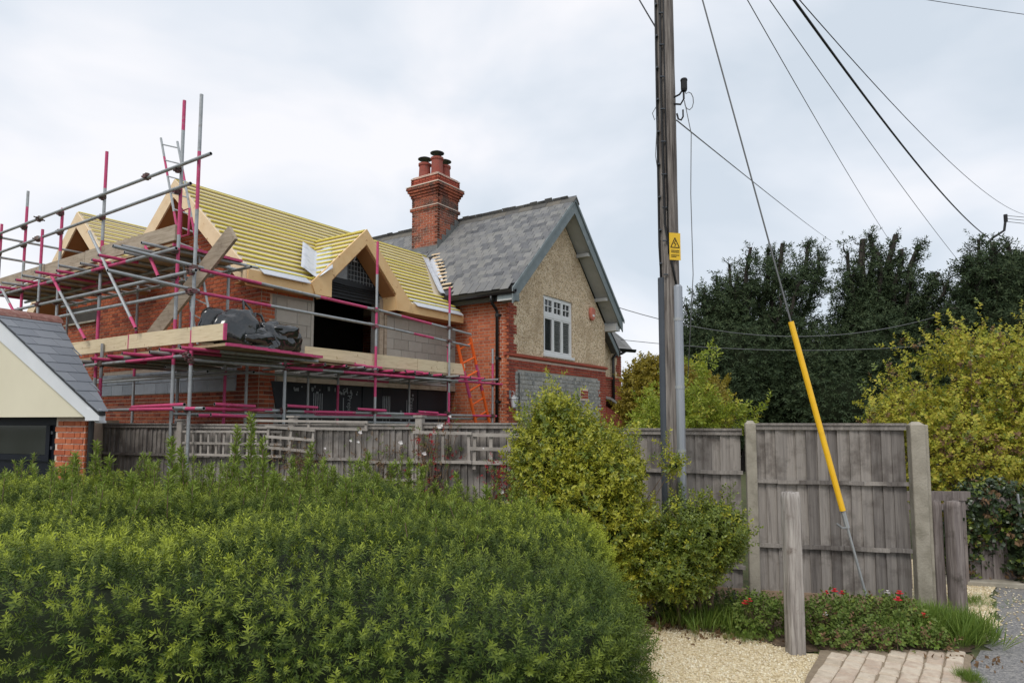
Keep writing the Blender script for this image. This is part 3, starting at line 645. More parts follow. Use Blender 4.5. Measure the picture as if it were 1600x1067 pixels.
for (px, py, top) in ((9.22, 4.02, 9.32), (9.30, 3.62, 9.44), (9.68, 3.66, 9.32)):
    p = MB(); p.lathe([(.185, 8.76), (.18, 8.82), (.165, top - .14), (.165, top - .1), (.19, top - .09), (.19, top - .03), (.15, top - .02), (.15, top - .1)], (px, py, 0), 18); pot = p.build('chimney_pot', M['terracotta'], chim, smooth=False)
    c = MB()
    for t in range(4): c.tube((px + .14 * cos(t * pi / 2), py + .14 * sin(t * pi / 2), top - .04), (px + .14 * cos(t * pi / 2), py + .14 * sin(t * pi / 2), top + .12), .006, 5)
    c.lathe([(.02, .19), (.11, .165), (.205, .12), (.205, .105), (.02, .115)], (px, py, top), 16); c.build('cowl', M['black_plastic'], pot)
ld_ = MB()   # lead flashing
ld_.prism([(8.72, CY0 - .12, zro(8.72) + .03), (9.0, CY0 - .12, zro(9.0) + .035), (9.0, CY0 - .12, zro(9.0) + .02), (8.72, CY0 - .12, zro(8.72) + .015)], (0, 1.2, 0))
ld_.bb(CX0 - .012, CX0 - .002, CY0 - .01, CY1, 6.58, 6.74)
for i in range(5):
    u0 = CX0 + i * .19; u1 = u0 + .19
    ld_.bb(u0, u1, CY0 - .014, CY0 - .003, zro(u0) - .02, zro(u1) + .14)
ld_.prism([(9.0, CY0 - .14, zro(9.0) + .035), (9.95, CY0 - .14, zro(9.95) + .035), (9.95, CY0 - .14, zro(9.95) + .02), (9.0, CY0 - .14, zro(9.0) + .02)], (0, .15, 0))
o = ld_.build('lead_flashing', M['lead_dark'], chim); recalc(o)
# rear right wing ------------------------------------------------------
wing = MB(); wing.prism([(12.65, .5, 0), (14.96, .5, 0), (14.96, .5, 3.95), (13.6, .5, 5.2), (12.65, .5, 5.2)], (0, 5, 0)); wg = wing.build('wing_wall', M['pebbledash'], house); recalc(wg)
bricks(house, (0, .49), 0, 12.65, 15, 1.5, 4.0, lambda h, z: (12.66 < h < 14.97 and 1.5 < z < 3.1) or (14.66 - (.1 if int(z / .225) % 2 else 0) < h < 14.97 and 3.16 < z < 3.95), M['brick_quoin'], 200)
mb = MB(); mb.bb(12.66, 15.0, .42, .5, 3.10, 3.16); mb.build('string_course', M['brick_quoin'], house)
rake((12.85, 5.18), (14.18, 4.0), .2, .03, .2, M['barge_grey'], house, 'bargeboard')
mb = MB(); mb.prism([(12.85, .17, 5.22), (14.26, .17, 3.97), (14.26, .17, 3.93), (12.85, .17, 5.17)], (0, 5.2, 0)); o = mb.build('wing_roof', M['slate'], house); recalc(o)
mb = MB(); slp = [(14.2, .40, 4.07), (15.75, .40, 4.17), (15.92, .8, 4.58), (15.2, .8, 4.75), (14.3, .8, 4.95)]; mb.prism(slp, (0, .03, -.05)); o = mb.build('side_roof', M['slate'], house); recalc(o)
mb = MB(); mb.prism([(14.2, .36 + x, 4.05 + z) for x, z in prof], (1.6, 0, .09)); o = mb.build('gutter', M['black_plastic'], house); recalc(o)
mb = MB(); mb.path([(15.0, .36, 4.06), (14.8, .38, 3.98), (14.4, .42, 3.9), (14.22, .42, 3.78), (14.22, .42, 2.3)], .045, 8); mb.build('downpipe', M['black_plastic'], house, smooth=True)
mb = MB(); mb.prism([(12.67, .48, 2.68), (15.7, .48, 1.9), (15.7, .48, 1.82), (12.67, .48, 2.6)], (0, -.7, -.2)); o = mb.build('lean_to_roof', M['ridge_pale'], house); recalc(o)
mb = MB(); mb.prism([(12.67, .45, 0), (16.0, .45, 0), (16.0, .45, 1.3), (12.67, .45, 2.2)], (0, -.55, 0)); o = mb.build('lean_to_wall', M['brick_quoin'], house); recalc(o)

# ================================================================== extension under construction
EU, EV = 2.05, 1.4
ext = hthing('house_extension', 'unfinished brick extension with bare roof battens and open dormer', 'building', EU, EV)
# roof geometry
R1, RZ1, R2, RZ2, SL = 3.38, 6.3, 7.35, 6.38, .85
BU = 1.52                      # bargeboard plane
DU, DZ, DH = 4.12, 5.57, 1.28; DSL = (DZ - 4.32) / DH
def zmain(v): return RZ1 - SL * abs(v - R1)
# gable (left) wall shell
gw = MB(); gw.prism([(EU, EV, 0), (EU, 9.55, 0), (EU, 9.55, 4.4), (EU, R2, RZ2 - .16), (EU, 5.35, 4.55), (EU, R1, RZ1 - .16), (EU, EV, 4.45)], (.22, 0, 0)); o = gw.build('gable_wall', M['mortar'], ext); recalc(o)
fw_ = MB()
def fbx(u0, u1, z0, z1): fw_.bb(u0, u1, EV, EV + .22, z0, z1)
fbx(EU + .22, 3.19, 2.62, 4.42); fbx(4.88, OU, 2.62, 4.42); fbx(3.19, 4.88, 2.62, 3.02); fbx(EU + .22, 2.5, 0, 2.62)
fw_.build('front_wall', M['block_mortar'], ext)
def in_g(h, z):
    v = -h
    if not EV <= v <= 9.5: return False
    if z > max(RZ1 - .2 - SL * abs(v - R1), RZ2 - .2 - SL * abs(v - R2)): return False
    if 7.41 < v < 8.87 and 4.06 < z < 4.42: return False
    if 2.325 < z < 2.785 and 2.04 < v < 6.96: return False
    return z > 1.3
bricks(ext, (EU - .004, 0), -pi / 2, -9.5, -EV + .012, 1.3, 6.3, in_g, M['brick_new'], 300)
def in_f(h, z):
    u = h
    if u < EU: return False
    if z > 4.40: return False
    if z > 4.02: return u < 3.17 or u > 4.9 and u < OU
    if z > 2.75: return u < 2.33 - (.11 if int(z / .225) % 2 else 0)
    return u < 2.36 and z > .9
bricks(ext, (0, EV - .004), 0, EU - .01, OU, 1.0, 4.42, in_f, M['brick_new'], 200)
# small window hole in the far gable wall
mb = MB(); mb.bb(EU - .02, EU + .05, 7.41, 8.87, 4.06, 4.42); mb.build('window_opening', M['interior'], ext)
mb = MB(); mb.bb(EU - .08, EU + .02, 7.35, 8.92, 4.02, 4.06); mb.build('window_sill', M['concrete'], ext)
# concrete blocks
BKM = {}
def blocks(p0, ang, spans, z0, z1, mat, chh=.225, bl=.45, stag=True):
    dx, dy = cos(ang), sin(ang); nx, ny = sin(ang), -cos(ang); org = ORG[ext.name]
    k = 0; z = z0
    while z + chh <= z1 + .01:
        for (h0, h1) in spans:
            h = h0 - (bl / 2 if (k % 2 and stag) else 0)
            while h < h1 - .03:
                a, b = max(h, h0), min(h + bl - .012, h1); h += bl
                if b - a < .05: continue
                key = (round(b - a, 2), mat.name)
                if key not in BKM:
                    q = MB(); q.box((0, 0, 0), (round(b - a, 2), .05, chh - .012)); me = q.mesh('block'); me.materials.append(mat); BKM[key] = me
                o = link('block', BKM[key], ext); hc = (a + b) / 2; jj = random.uniform(0, .004)
                o.location = (p0[0] + dx * hc - nx * (.018 - jj) - org[0], p0[1] + dy * hc - ny * (.018 - jj) - org[1], z + chh / 2); o.rotation_euler = (0, 0, ang)
        z += chh; k += 1
blocks((0, EV), 0, [(2.36, 3.17), (5.12, OU - .02)], 2.66, 4.02, M['block'])
blocks((EU - .03, 0), -pi / 2, [(-6.95, -2.05)], 2.33, 2.78, M['block_grey'])
# jamb timbers and lintel, ground floor opening
mb = MB(); mb.bb(4.89, 5.0, EV - .03, EV + .05, 3.0, 4.35); mb.build('door_jamb', M['old_board'], ext)
mb = MB(); mb.bb(5.03, 5.1, EV - .035, EV + .05, 3.0, 4.05); mb.build('door_jamb', M['old_board'], ext)
mb = MB(); mb.bb(3.12, 3.18, EV - .02, EV + .08, 2.9, 4.02); mb.build('door_jamb', M['block'], ext)
mb = MB(); mb.bb(2.4, OU - .02, EV - .02, EV + .2, 2.50, 2.62); mb.build('lintel', M['old_board'], ext)
mb = MB(); mb.bb(2.15, OU - .02, EV + .16, EV + .2, 0, 2.5); mb.build('cavity_sheet', M['membrane_black'], ext)
pu = [2.42, 3.5, 4.52, 5.1, 6.2, 7.3]
for i in range(len(pu) - 1):
    mb = MB(); mb.bb(pu[i] + .01, pu[i + 1] - .01, EV + .06 + (i % 2) * .012, EV + .11 + (i % 2) * .012, .5, 2.49); mb.build('insulation_panel', M['insul_black'], ext)
lean = MB(); lean.prism([(2.28, EV - .02, 2.5), (2.62, EV - .02, 2.5), (3.0, EV - .02, .6), (2.75, EV - .02, .6)], (0, .02, 0)); o = lean.build('leaning_sheet', M['insul_black'], ext); recalc(o)
# lettering printed on the panels and the dormer sheet
def text(body, size, loc, rot, mat, parent, name='lettering', sx=1):
    cu = bpy.data.curves.new('t', 'FONT'); cu.body = body; cu.size = size; cu.extrude = .0005; cu.resolution_u = 2
    to = bpy.data.objects.new('t', cu); COL.objects.link(to); dg = bpy.context.evaluated_depsgraph_get()
    me = bpy.data.meshes.new_from_object(to.evaluated_get(dg)); bpy.data.objects.remove(to)
    me.materials.clear(); o = link(name, me, parent, mats=mat); p = parent
    while p.name not in ORG and p.parent: p = p.parent
    o.location = Vector(loc) - ORG[p.name]; o.rotation_euler = rot; o.scale = (sx, 1, 1); return o
for u in (4.12, 5.94):
    text('Prepie', .155, (u, EV + .052, 2.31), (pi / 2, pi / 2, 0), M['print_white'], ext)
    mb = MB()
    mb.box((u + .08, EV + .052, 2.36), (.05, .002, .05), Matrix.Rotation(.78, 3, 'Y'))
    for q in range(5): mb.bb(u - .85 + q * .05, u - .83 + q * .05, EV + .050, EV + .053, 1.75 + .1 * (q % 2), 2.32)
    mb.bb(u - .32, u - .26, EV + .05, EV + .053, 1.8, 2.02); mb.bb(u - .12, u - .10, EV + .05, EV + .053, 1.7, 2.25)
    mb.build('printed_mark', M['print_white'], ext, kind='stuff')
mb = MB()
for q in range(26):
    a = 2.8 + random.random() * 1.7; z = 2.36 + random.uniform(-.05, .08) - (a - 2.8) * .02; s = random.uniform(.02, .06)
    mb.bb(a, a + s, EV + .044, EV + .047, z, z + random.uniform(.02, .08))
mb.build('printed_mark', M['print_white'], ext, kind='stuff')
# interior seen through the dormer
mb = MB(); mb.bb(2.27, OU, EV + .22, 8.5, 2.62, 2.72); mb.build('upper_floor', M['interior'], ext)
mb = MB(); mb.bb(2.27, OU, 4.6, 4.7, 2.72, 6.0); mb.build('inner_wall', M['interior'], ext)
fr = MB()
for u in (3.75, 4.35):
    fr.bb(u, u + .05, 4.55, 4.59, 2.9, 3.75); fr.bb(u + .37, u + .42, 4.55, 4.59, 2.9, 3.75); fr.bb(u + .05, u + .37, 4.55, 4.59, 3.7, 3.75)
fr.build('inner_frame', M['louvre'], ext)
# dormer sheet with print
dsm = MB(); dsm.prism([(DU - 1.22, EV + .02, 4.22), (DU + 1.22, EV + .02, 4.22), (DU + 1.18, EV + .02, 4.36), (DU, EV + .02, 5.5), (DU - 1.18, EV + .02, 4.36)], (0, .02, 0)); dsh = dsm.build('dormer_membrane', M['membrane_black'], ext); recalc(dsh)
mb = MB(); yy = EV + .012
for k in range(9):
    u = DU - .1 + k * .085; zt = min(5.1, DZ - .35 - DSL * abs(u - DU)); zb = 4.62 - k * .006
    if zt > zb + .05: mb.bb(u - .004, u + .004, yy, yy + .006, zb, zt)
for k in range(6):
    z = 4.64 + k * .095; half = (DZ - .35 - z) / DSL
    if half > .1: mb.bb(DU - .08, DU + half, yy, yy + .005, z - .004, z + .004)
mb.build('printed_mark', M['print_white'], dsh, kind='stuff')
mb = MB(); mb.bb(DU - .52, DU - .12, yy - .002, yy + .006, 4.62, 4.98); mb.build('printed_panel', M['print_white'], dsh)
text('K432', .24, (DU - .38, yy - .001, 5.02), (pi / 2, 0, 0), M['print_bright'], dsh)
mb = MB()
for k in range(5): mb.path([(DU - 1.1 + k * .05, EV + .01, 4.30 + k * .055), (DU, EV - .01, 4.28 + k * .055 + .02 * sin(k)), (DU + 1.1 - k * .05, EV + .01, 4.30 + k * .05)], .010, 5)
mb.build('membrane_fold', M['membrane_black'], dsh, smooth=True)
# roof deck / membrane
def slab3(mb, pts, off=-.03):   # thin slab from 3D polygon
    P = [Vector(p) for p in pts]; n = (P[1] - P[0]).cross(P[2] - P[0]).normalized()
    if n.z < 0: n = -n
    mb.prism(P, n * off)
mm = MB(); VB = R1 - (RZ1 - 4.32) / SL    # eave v
def uval(z): return min(OG - (7.6 - z) / SLO, 9) if z > 4.8 else 7.3
# front slope left and right of dormer
vD = R1 - (RZ1 - DZ) / SL
slab3(mm, [(BU, VB, 4.32), (DU - DH, VB, 4.32), (DU, vD, DZ), (DU, R1, RZ1), (BU, R1, RZ1)])
slab3(mm, [(DU, R1, RZ1), (DU, vD, DZ), (DU + DH, VB, 4.32), (7.3, VB, 4.32), (7.3, R1 - (RZ1 - 4.8) / SL, 4.8), (8.71, R1, RZ1)])
slab3(mm, [(BU, R1, RZ1), (8.71, R1, RZ1), (8.2, 5.30, 4.66), (BU, 5.30, 4.66)])
slab3(mm, [(BU, 5.30, 4.66), (8, 5.30, 4.66), (8, R2, RZ2), (BU, R2, RZ2)])
slab3(mm, [(BU, R2, RZ2), (8, R2, RZ2), (8, 9.75, RZ2 - 2.4 * SL), (BU, 9.75, RZ2 - 2.4 * SL)])
# dormer slopes
slab3(mm, [(DU, VB - .01, DZ), (DU, vD, DZ), (DU - DH, VB - .01, 4.32)]); slab3(mm, [(DU, VB - .01, DZ), (DU, vD, DZ), (DU + DH, VB - .01, 4.32)])
o = mm.build('roof_membrane', M['membrane'], ext); recalc(o)
# battens
al = math.atan(SL); nrm = (0, -sin(al), cos(al)); BT = .026
def batten(p0, p1, n, mat='batten', wd=.036): 
    b = MB(); d = Vector(n) * .024; b.beam(Vector(p0) + d, Vector(p1) + d, wd, BT, n); b.build('batten', M[mat], ext)
GA = .182; s = .10; SLEN = (R1 - VB) / cos(al)
while s < SLEN - .02:
    v = VB + s * cos(al); z = 4.32 + s * sin(al); wob = random.uniform(-.006, .006); mt = 'batten' if s < SLEN * .72 else 'batten_pale'
    ur = uval(z) - (.30 if z > 4.75 else .05)
    if z < DZ:
        hd = (DZ - z) / DSL
        batten((BU + .03, v, z), (DU - hd + .02, v + wob, z), nrm, mt); batten((DU + hd - .02, v, z), (ur, v + wob, z), nrm, mt)
    else: batten((BU + .03, v, z), (3.9, v + wob, z), nrm, mt); batten((3.91, v, z), (ur, v, z), nrm, mt)
    s += GA
dal = math.atan(DSL); s = .12
while s < DH / cos(dal) - .03:
    hu = DH - s * cos(dal); z = 4.32 + s * sin(dal); ve = VB + (z - 4.32) / SL
    for sg in (-1, 1): batten((DU + sg * hu, VB, z), (DU + sg * hu, ve + .03, z), (sg * sin(dal), 0, cos(dal)))
    s += GA
s = .1; S2 = (R2 - 5.3) / cos(math.atan(SL))
while s < S2 - .02:
    v = 5.3 + s * cos(al); z = 4.66 + s * sin(al); batten((BU + .03, v, z), (7.0, v, z), nrm, 'batten_pale'); s += GA
batten((BU, R1, RZ1 + .0), (8.6, R1, RZ1 + .0), (0, 0, 1)); batten((BU, R2, RZ2), (7.5, R2, RZ2), (0, 0, 1))
batten((DU, VB, DZ), (DU, vD, DZ), (0, 0, 1))
# barge boards of the two left gables
def barge(rv, rz, foot_v, mat, wdt=.26):
    zf = rz - SL * abs(foot_v - rv); sg = 1 if foot_v > rv else -1
    mb = MB(); mb.prism([(BU - .03, rv, rz + .02), (BU - .03, foot_v, zf + .02), (BU - .03, foot_v, zf - wdt * .75), (BU - .03, foot_v - sg * .18, zf - wdt * .75), (BU - .03, rv, rz - wdt * 1.25)], (.03, 0, 0))
    o = mb.build('bargeboard', mat, ext); recalc(o)
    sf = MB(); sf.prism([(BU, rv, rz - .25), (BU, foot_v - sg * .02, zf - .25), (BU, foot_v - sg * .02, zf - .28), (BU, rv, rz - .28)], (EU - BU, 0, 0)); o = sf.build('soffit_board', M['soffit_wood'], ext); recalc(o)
barge(R1, RZ1, VB, M['barge_pine']); barge(R1, RZ1, 5.30, M['barge_pine']); barge(R2, RZ2, 5.42, M['barge_pine']); barge(R2, RZ2, 9.75, M['barge_pine'])
# fascias
for (a, b) in ((BU, DU - DH + .03), (DU + DH - .03, 7.28)):
    mb = MB(); mb.bb(a, b, VB - .03, VB, 4.10, 4.31); mb.build('fascia', M['new_wood'], ext)
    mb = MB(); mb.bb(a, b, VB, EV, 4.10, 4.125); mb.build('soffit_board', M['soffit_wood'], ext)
for (a, b) in ((BU + .25, 2.75), (5.6, 7.2)):
    mb = MB(); mb.prism([(a, VB - .10, 4.275), (a, VB + .16, 4.475), (a, VB + .16, 4.465), (a, VB - .10, 4.26)], (b - a, 0, 0)); o = mb.build('eaves_tray', M['lead'], ext); recalc(o)
# dormer barge boards
for sg in (-1, 1):
    mb = MB(); f = DU + sg * (DH + .05); zf = 4.30
    mb.prism([(DU, VB - .06, DZ + .04), (f, VB - .06, zf), (f - sg * .1, VB - .06, 4.10), (DU + sg * .86, VB - .06, 4.10), (DU + sg * .86, VB - .06, DZ - .30 - DSL * .86), (DU, VB - .06, DZ - .27)], (0, .04, 0)); o = mb.build('dormer_bargeboard', M['new_wood'], ext); recalc(o)
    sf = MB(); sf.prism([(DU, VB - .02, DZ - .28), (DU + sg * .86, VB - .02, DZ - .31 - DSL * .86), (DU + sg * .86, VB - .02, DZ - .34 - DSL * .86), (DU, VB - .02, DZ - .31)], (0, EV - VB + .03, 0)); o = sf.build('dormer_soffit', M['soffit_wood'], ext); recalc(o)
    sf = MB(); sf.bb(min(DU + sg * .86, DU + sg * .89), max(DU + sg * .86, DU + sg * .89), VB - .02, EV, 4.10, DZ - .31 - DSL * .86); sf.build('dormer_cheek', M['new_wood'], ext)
# lead valley sheets
def valley(pa, pb, wd, mat, ridges=3):
    pa = Vector(pa); pb = Vector(pb); d = (pb - pa); up = Vector((0, 0, 1)); side = d.cross(up).normalized()
    mb = MB(); n = 9; vs = []; fs = []
    for i in range(13):
        t = i / 12; c = pa + d * t
        for k in range(n):
            x = (k / (n - 1) - .5) * wd; h = .05 + .03 * cos(k / (n - 1) * pi * 2 * ridges) + .004 * sin(i * 1.7 + k)
            vs.append(c + side * x + up * (h + abs(x) * .45))
    for i in range(12):
        for k in range(n - 1): fs.append((i * n + k, i * n + k + 1, (i + 1) * n + k + 1, (i + 1) * n + k))
    mb.add(vs, fs); o = mb.build('lead_valley', mat, ext, smooth=True); so_ = o.modifiers.new('s', 'SOLIDIFY'); so_.thickness = .006
valley((8.5, R1 - .22, 6.12), (7.2, VB + .42, 4.76), .42, M['lead'])
def zf_(u, v): return max(4.32 + (v - VB) * SL, DZ - DSL * abs(u - DU))
valley((DU - .42, VB + .92, 4.32 + .92 * SL + .08), (DU - DH + .08, VB - .04, 4.40), .56, M['lead'], 1)

# ================================================================== garage on the left (own frame)
GY = radians(23.4); GA_ = (sin(GY), cos(GY)); GB_ = (-cos(GY), sin(GY)); GO = (-5.5, 8.5); GROT = atan2(GA_[1], GA_[0])
def gw_(a, b, z=0): return Vector((GO[0] + GA_[0] * a + GB_[0] * b, GO[1] + GA_[1] * a + GB_[1] * b, z))
gar = thing('garage', 'cream gabled garage with navy door, brick pier and grey slates', 'garage', gw_(0, 0), GROT, None, (0, 0, 0))
AB, AZ, EB, EZ = 1.66, 3.26, -.58, 1.90         # apex b, z ; eave b, z
gs = (AZ - EZ) / (AB - EB); LB = AB + (AB - EB)
mb = MB(); mb.prism([(-.138, EB + .2, 1.845), (-.138, LB - .2, 1.845), (-.138, AB, AZ - .16)], (.014, 0, 0)); o = mb.build('gable_boarding', M['cream'], gar); recalc(o)
for sg in (1, -1):
    e = AB - sg * (AB - EB)
    mb = MB(); mb.prism([(-.17, AB, AZ), (-.17, e, EZ), (-.17, e, EZ - .09), (-.17, e + sg * .22, EZ - .09), (-.17, AB, AZ - .30)], (.03, 0, 0)); o = mb.build('bargeboard', M['white_board'], gar); recalc(o)
    mb = MB(); mb.prism([(-.14, AB, AZ - .25), (-.14, e + sg * .1, EZ - .11), (-.14, e + sg * .1, EZ - .13), (-.14, AB, AZ - .28)], (.13, 0, 0)); o = mb.build('verge_soffit', M['white_board'], gar); recalc(o)
mb = MB(); mb.bb(-.19, -.165, EB - .02, EB + .24, EZ - .10, EZ + .045); mb.build('eaves_box_end', M['white_board'], gar)
mb = MB(); mb.bb(-.165, -.1, EB - .005, EB + .2, EZ - .10, EZ - .02); mb.build('eaves_box', M['white_board'], gar)
# roof: front gable, hipped towards the back
RL = .66; EL = -.12
mb = MB()
mb.add([(-.2, AB, AZ + .02), (RL, AB, AZ + .02), (-.2, EB - .03, EZ + .0), (EL, EB - .03, EZ), (-.2, LB + .03, EZ), (EL, LB + .03, EZ),
        (-.2, AB, AZ - .02), (RL, AB, AZ - .02), (-.2, EB - .03, EZ - .04), (EL, EB - .03, EZ - .04), (-.2, LB + .03, EZ - .04), (EL, LB + .03, EZ - .04)],
       [(0, 2, 3, 1), (0, 1, 5, 4), (1, 3, 5), (6, 7, 9, 8), (6, 10, 11, 7), (7, 11, 9), (0, 6, 8, 2), (0, 4, 10, 6), (2, 8, 9, 3), (4, 5, 11, 10), (3, 9, 11, 5)])
o = mb.build('roof_deck', M['black_plastic'], gar); recalc(o)
ga = math.atan(gs)
for sg in (1, -1):
    e_b = EB - .05 if sg == 1 else LB + .05; Ls = (AB - EB + .05) / cos(ga); s_ = 0.; i = 0; wd_, ex_ = .30, .245
    def amax(q): return EL + .02 + (RL - EL) * min(max(q / Ls, 0), 1)
    while s_ < Ls - .05:
        s0, s1 = s_, min(s_ + ex_ + .03, Ls); a0 = -.23 - (wd_ / 2 if i % 2 else 0)
        while a0 < amax(s1):
            l0 = max(a0, -.23); r0, r1 = min(a0 + wd_ - .006, amax(s0)), min(a0 + wd_ - .006, amax(s1)); a0 += wd_
            if r1 - l0 < .03: continue
            r0 = max(r0, l0 + .004)
            def pt(aa, q, lift): return (aa, e_b + sg * q * cos(ga), EZ - .01 + q * sin(ga) + lift)
            t = MB(); lo_, hi_ = .030 + random.uniform(0, .003), .020
            t.add([pt(l0, s0, lo_), pt(r0, s0, lo_), pt(r1, s1, hi_), pt(l0, s1, hi_), pt(l0, s0, lo_ - .010), pt(r0, s0, lo_ - .010), pt(r1, s1, hi_ - .010), pt(l0, s1, hi_ - .010)], [(0, 1, 2, 3), (7, 6, 5, 4), (0, 4, 5, 1), (1, 5, 6, 2), (2, 6, 7, 3), (3, 7, 4, 0)])
            o = t.build('slate', M['slate_new'], gar); recalc(o)
        s_ += ex_; i += 1
for k in range(2):
    t = MB(); a0 = -.22 + k * .45
    t.prism([(a0, AB + x, AZ + .06 + z) for x, z in [(-.14, -.09), (-.1, -.03), (0, .03), (.1, -.03), (.14, -.09), (.1, -.09), (0, -.02), (-.1, -.09)]], (.44, 0, 0)); o = t.build('ridge_tile', M['ridge_red'], gar); recalc(o)
# brick pier with individually laid bricks, door, side wall
mb = MB(); mb.bb(.0, .1, -.08, .5, 0, 1.86); mb.build('pier_core', M['mortar_pale'], gar)
ORG[gar.name] = Vector((0, 0, 0))
# face looks along -a: run h along -b
_cu, _cv = CU, CV; CU, CV = -8, 0
bricks(gar, (-.004, 0), -pi / 2, -.5, .1, .3, 1.86, lambda h, z: -.505 < h < .086 and z < 1.855, M['brick_old'], 300, 'flemish')
bricks(gar, (0, -.084), 0, 0, .1, .3, 1.86, lambda h, z: -.01 < h < .1 and z < 1.855, M['brick_old'], 300)
CU, CV = _cu, _cv
mb = MB(); mb.bb(.05, .3, LB - 1.0, LB - .3, 0, 1.86); mb.prism([(.102, .3, 0), (.102, LB - .3, 0), (1.6, LB + 1.0, 0), (1.6, 1.5, 0)], (0, 0, 1.8)); mb.build('side_wall', M['mortar'], gar)
dr = MB(); dr.bb(.1, .15, .5, LB - 1.0, 0, 1.86); door = dr.build('garage_door', M['dark_door'], gar)
mb = MB(); mb.bb(.06, .1, .5, .58, 0, 1.84); mb.bb(.06, .1, .58, LB - 1.0, 1.74, 1.84); mb.bb(.07, .1, .82, 2.6, 1.26, 1.34); mb.bb(.07, .1, .74, .82, 1.26, 1.74); mb.build('door_frame', M['dark_door'], door)
mb = MB(); mb.bb(.085, .095, .82, 2.4, 1.345, 1.735); mb.build('door_pane', M['glass_dark'], door)
for q in (1.42, 1.62): mb = MB(); mb.bb(.06, .085, .66, .70, q, q + .04); mb.build('hinge', M['dark_pipe'], door)
mb = MB(); mb.tube((.03, -.14, 0), (.03, -.14, 1.80), .034, 8); mb.build('downpipe', M['black_plastic'], gar)
st = wthing('timber_stake', 'slim pale timber stake standing between garage pier and fence', 'stake', -5.80, 9.15); mb = MB(); mb.beam((-5.80, 9.15, 0), (-5.84, 9.15, 1.73), .07, .05, (0, 1, 0)); mb.build('stake', M['toe_board'], st)

# ================================================================== scaffolding
scaf = hthing('scaffolding', 'pink and grey tube scaffolding wrapped round the brick extension', 'scaffolding', 0, 0)
TR = .0242
def stube(name, p0, p1, segs=None, rr=TR):
    """segs: list of (t0,t1,'p'/'g'); rest galvanised"""
    p0 = Vector(p0); p1 = Vector(p1); segs = segs or []
    cuts = [(0., 'g')]; 
    pts = sorted({0., 1., *[a for a, b, c in segs], *[b for a, b, c in segs]})
    mb = MB()
    d = (p1 - p0); L = d.length; dn = d.normalized(); a = dn.orthogonal().normalized(); b = dn.cross(a); n = 10
    for i in range(len(pts)):
        for q in range(n): t = 2 * pi * q / n; mb.v.append(tuple(p0 + d * pts[i] + (a * cos(t) + b * sin(t)) * rr))
    for i in range(len(pts) - 1):
        mid = (pts[i] + pts[i + 1]) / 2; mi = 0
        for (x, y, c) in segs:
            if x <= mid <= y: mi = 1 if c == 'p' else 0
        for q in range(n): r = (q + 1) % n; mb.f.append([i * n + q, i * n + r, (i + 1) * n + r, (i + 1) * n + q]); mb.m.append(mi)
    # open ends: inner wall so the tube reads as hollow
    for (base, pp, sg) in ((0, p0, 1), ((len(pts) - 1) * n, p1, -1)):
        k = len(mb.v)
        for q in range(n): t = 2 * pi * q / n; mb.v.append(tuple(pp + (a * cos(t) + b * sin(t)) * rr * .8))
        for q in range(n): t = 2 * pi * q / n; mb.v.append(tuple(pp + dn * sg * .06 + (a * cos(t) + b * sin(t)) * rr * .8))
        for q in range(n):
            r = (q + 1) % n; mb.f.append([base + q, k + q, k + r, base + r]); mb.m.append(0); mb.f.append([k + q, k + n + q, k + n + r, k + r]); mb.m.append(2)
        mb.f.append([k + n + q for q in range(n)]); mb.m.append(2)
    return mb.build(name, [M['galv'], M['pink'], M['sign_black']], scaf, smooth=False)
rs = random.Random(5)
def rseg(k=None):
    r = rs.random()
    if r < .3: return []
    if r < .6: return [(0, rs.uniform(.08, .3), 'p')]
    if r < .85: a = rs.uniform(.2, .6); return [(a, a + rs.uniform(.15, .4), 'p')]
    return [(0, .15, 'p'), (.8, 1, 'p')]
# standards
stube('standard', (0, 0, 0), (0, 0, 6.38), [(0, .16, 'p'), (.40, .475, 'p'), (.74, .87, 'p')])
stube('standard', (1.51, -.02, 0), (1.51, -.02, 2.76)); stube('standard', (3.45, 0, 0), (3.45, 0, 5.05), [(.44, .62, 'p'), (.7, .76, 'p'), (.88, 1, 'p')])
stube('standard', (5.52, 0, 0), (5.52, 0, 4.56), [(.3, .52, 'p'), (.88, 1, 'p')]); stube('standard', (7.08, .02, 0), (7.08, .02, 3.42), [(.78, .9, 'p')])
stube('standard', (6.15, .55, 0), (6.15, .55, 3.45), [(.7, 1, 'p')])
for u, seg in ((1.64, [(0, .2, 'p')]), (2.9, []), (3.6, [(.5, .9, 'p')]), (5.58, [(.1, .3, 'p')]), (6.9, [(0, .3, 'p')])): stube('standard', (u, 1.15, 0), (u, 1.15, 2.75), seg)
stube('standard', (.05, .53, 0), (.05, .53, 6.46), [(.40, .5, 'p'), (.56, .66, 'p'), (.69, .8, 'p'), (.93, 1, 'p')])
stube('standard', (.02, 2.76, 0), (.02, 2.76, 6.2), [(.4, .58, 'p'), (.68, .76, 'p'), (.9, 1, 'p')]); stube('standard', (.02, 4.29, 0), (.02, 4.29, 5.53), [(.5, .62, 'p'), (.86, 1, 'p')])
stube('standard', (.02, 5.82, 0), (.02, 5.82, 6.14), [(.55, .7, 'p'), (.78, .95, 'p')]); stube('standard', (-.06, 4.85, 0), (-.06, 4.85, 5.22), [(.88, 1, 'p')])
stube('standard', (-.05, 2.42, 0), (-.05, 2.42, 3.0), [(.45, .82, 'p')])
stube('standard', (.02, 7.0, 0), (.02, 7.0, 5.7), [(.9, 1, 'p')])
for v, seg in ((1.2, [(.3, .6, 'p')]), (2.6, []), (4.1, [(.6, .8, 'p')]), (5.6, []), (7.0, [])): stube('standard', (1.28, v, 0), (1.28, v, 4.35), seg)
stube('standard', (.7, 1.25, 2.9), (.7, 1.25, 4.4), [(0, .4, 'p')])
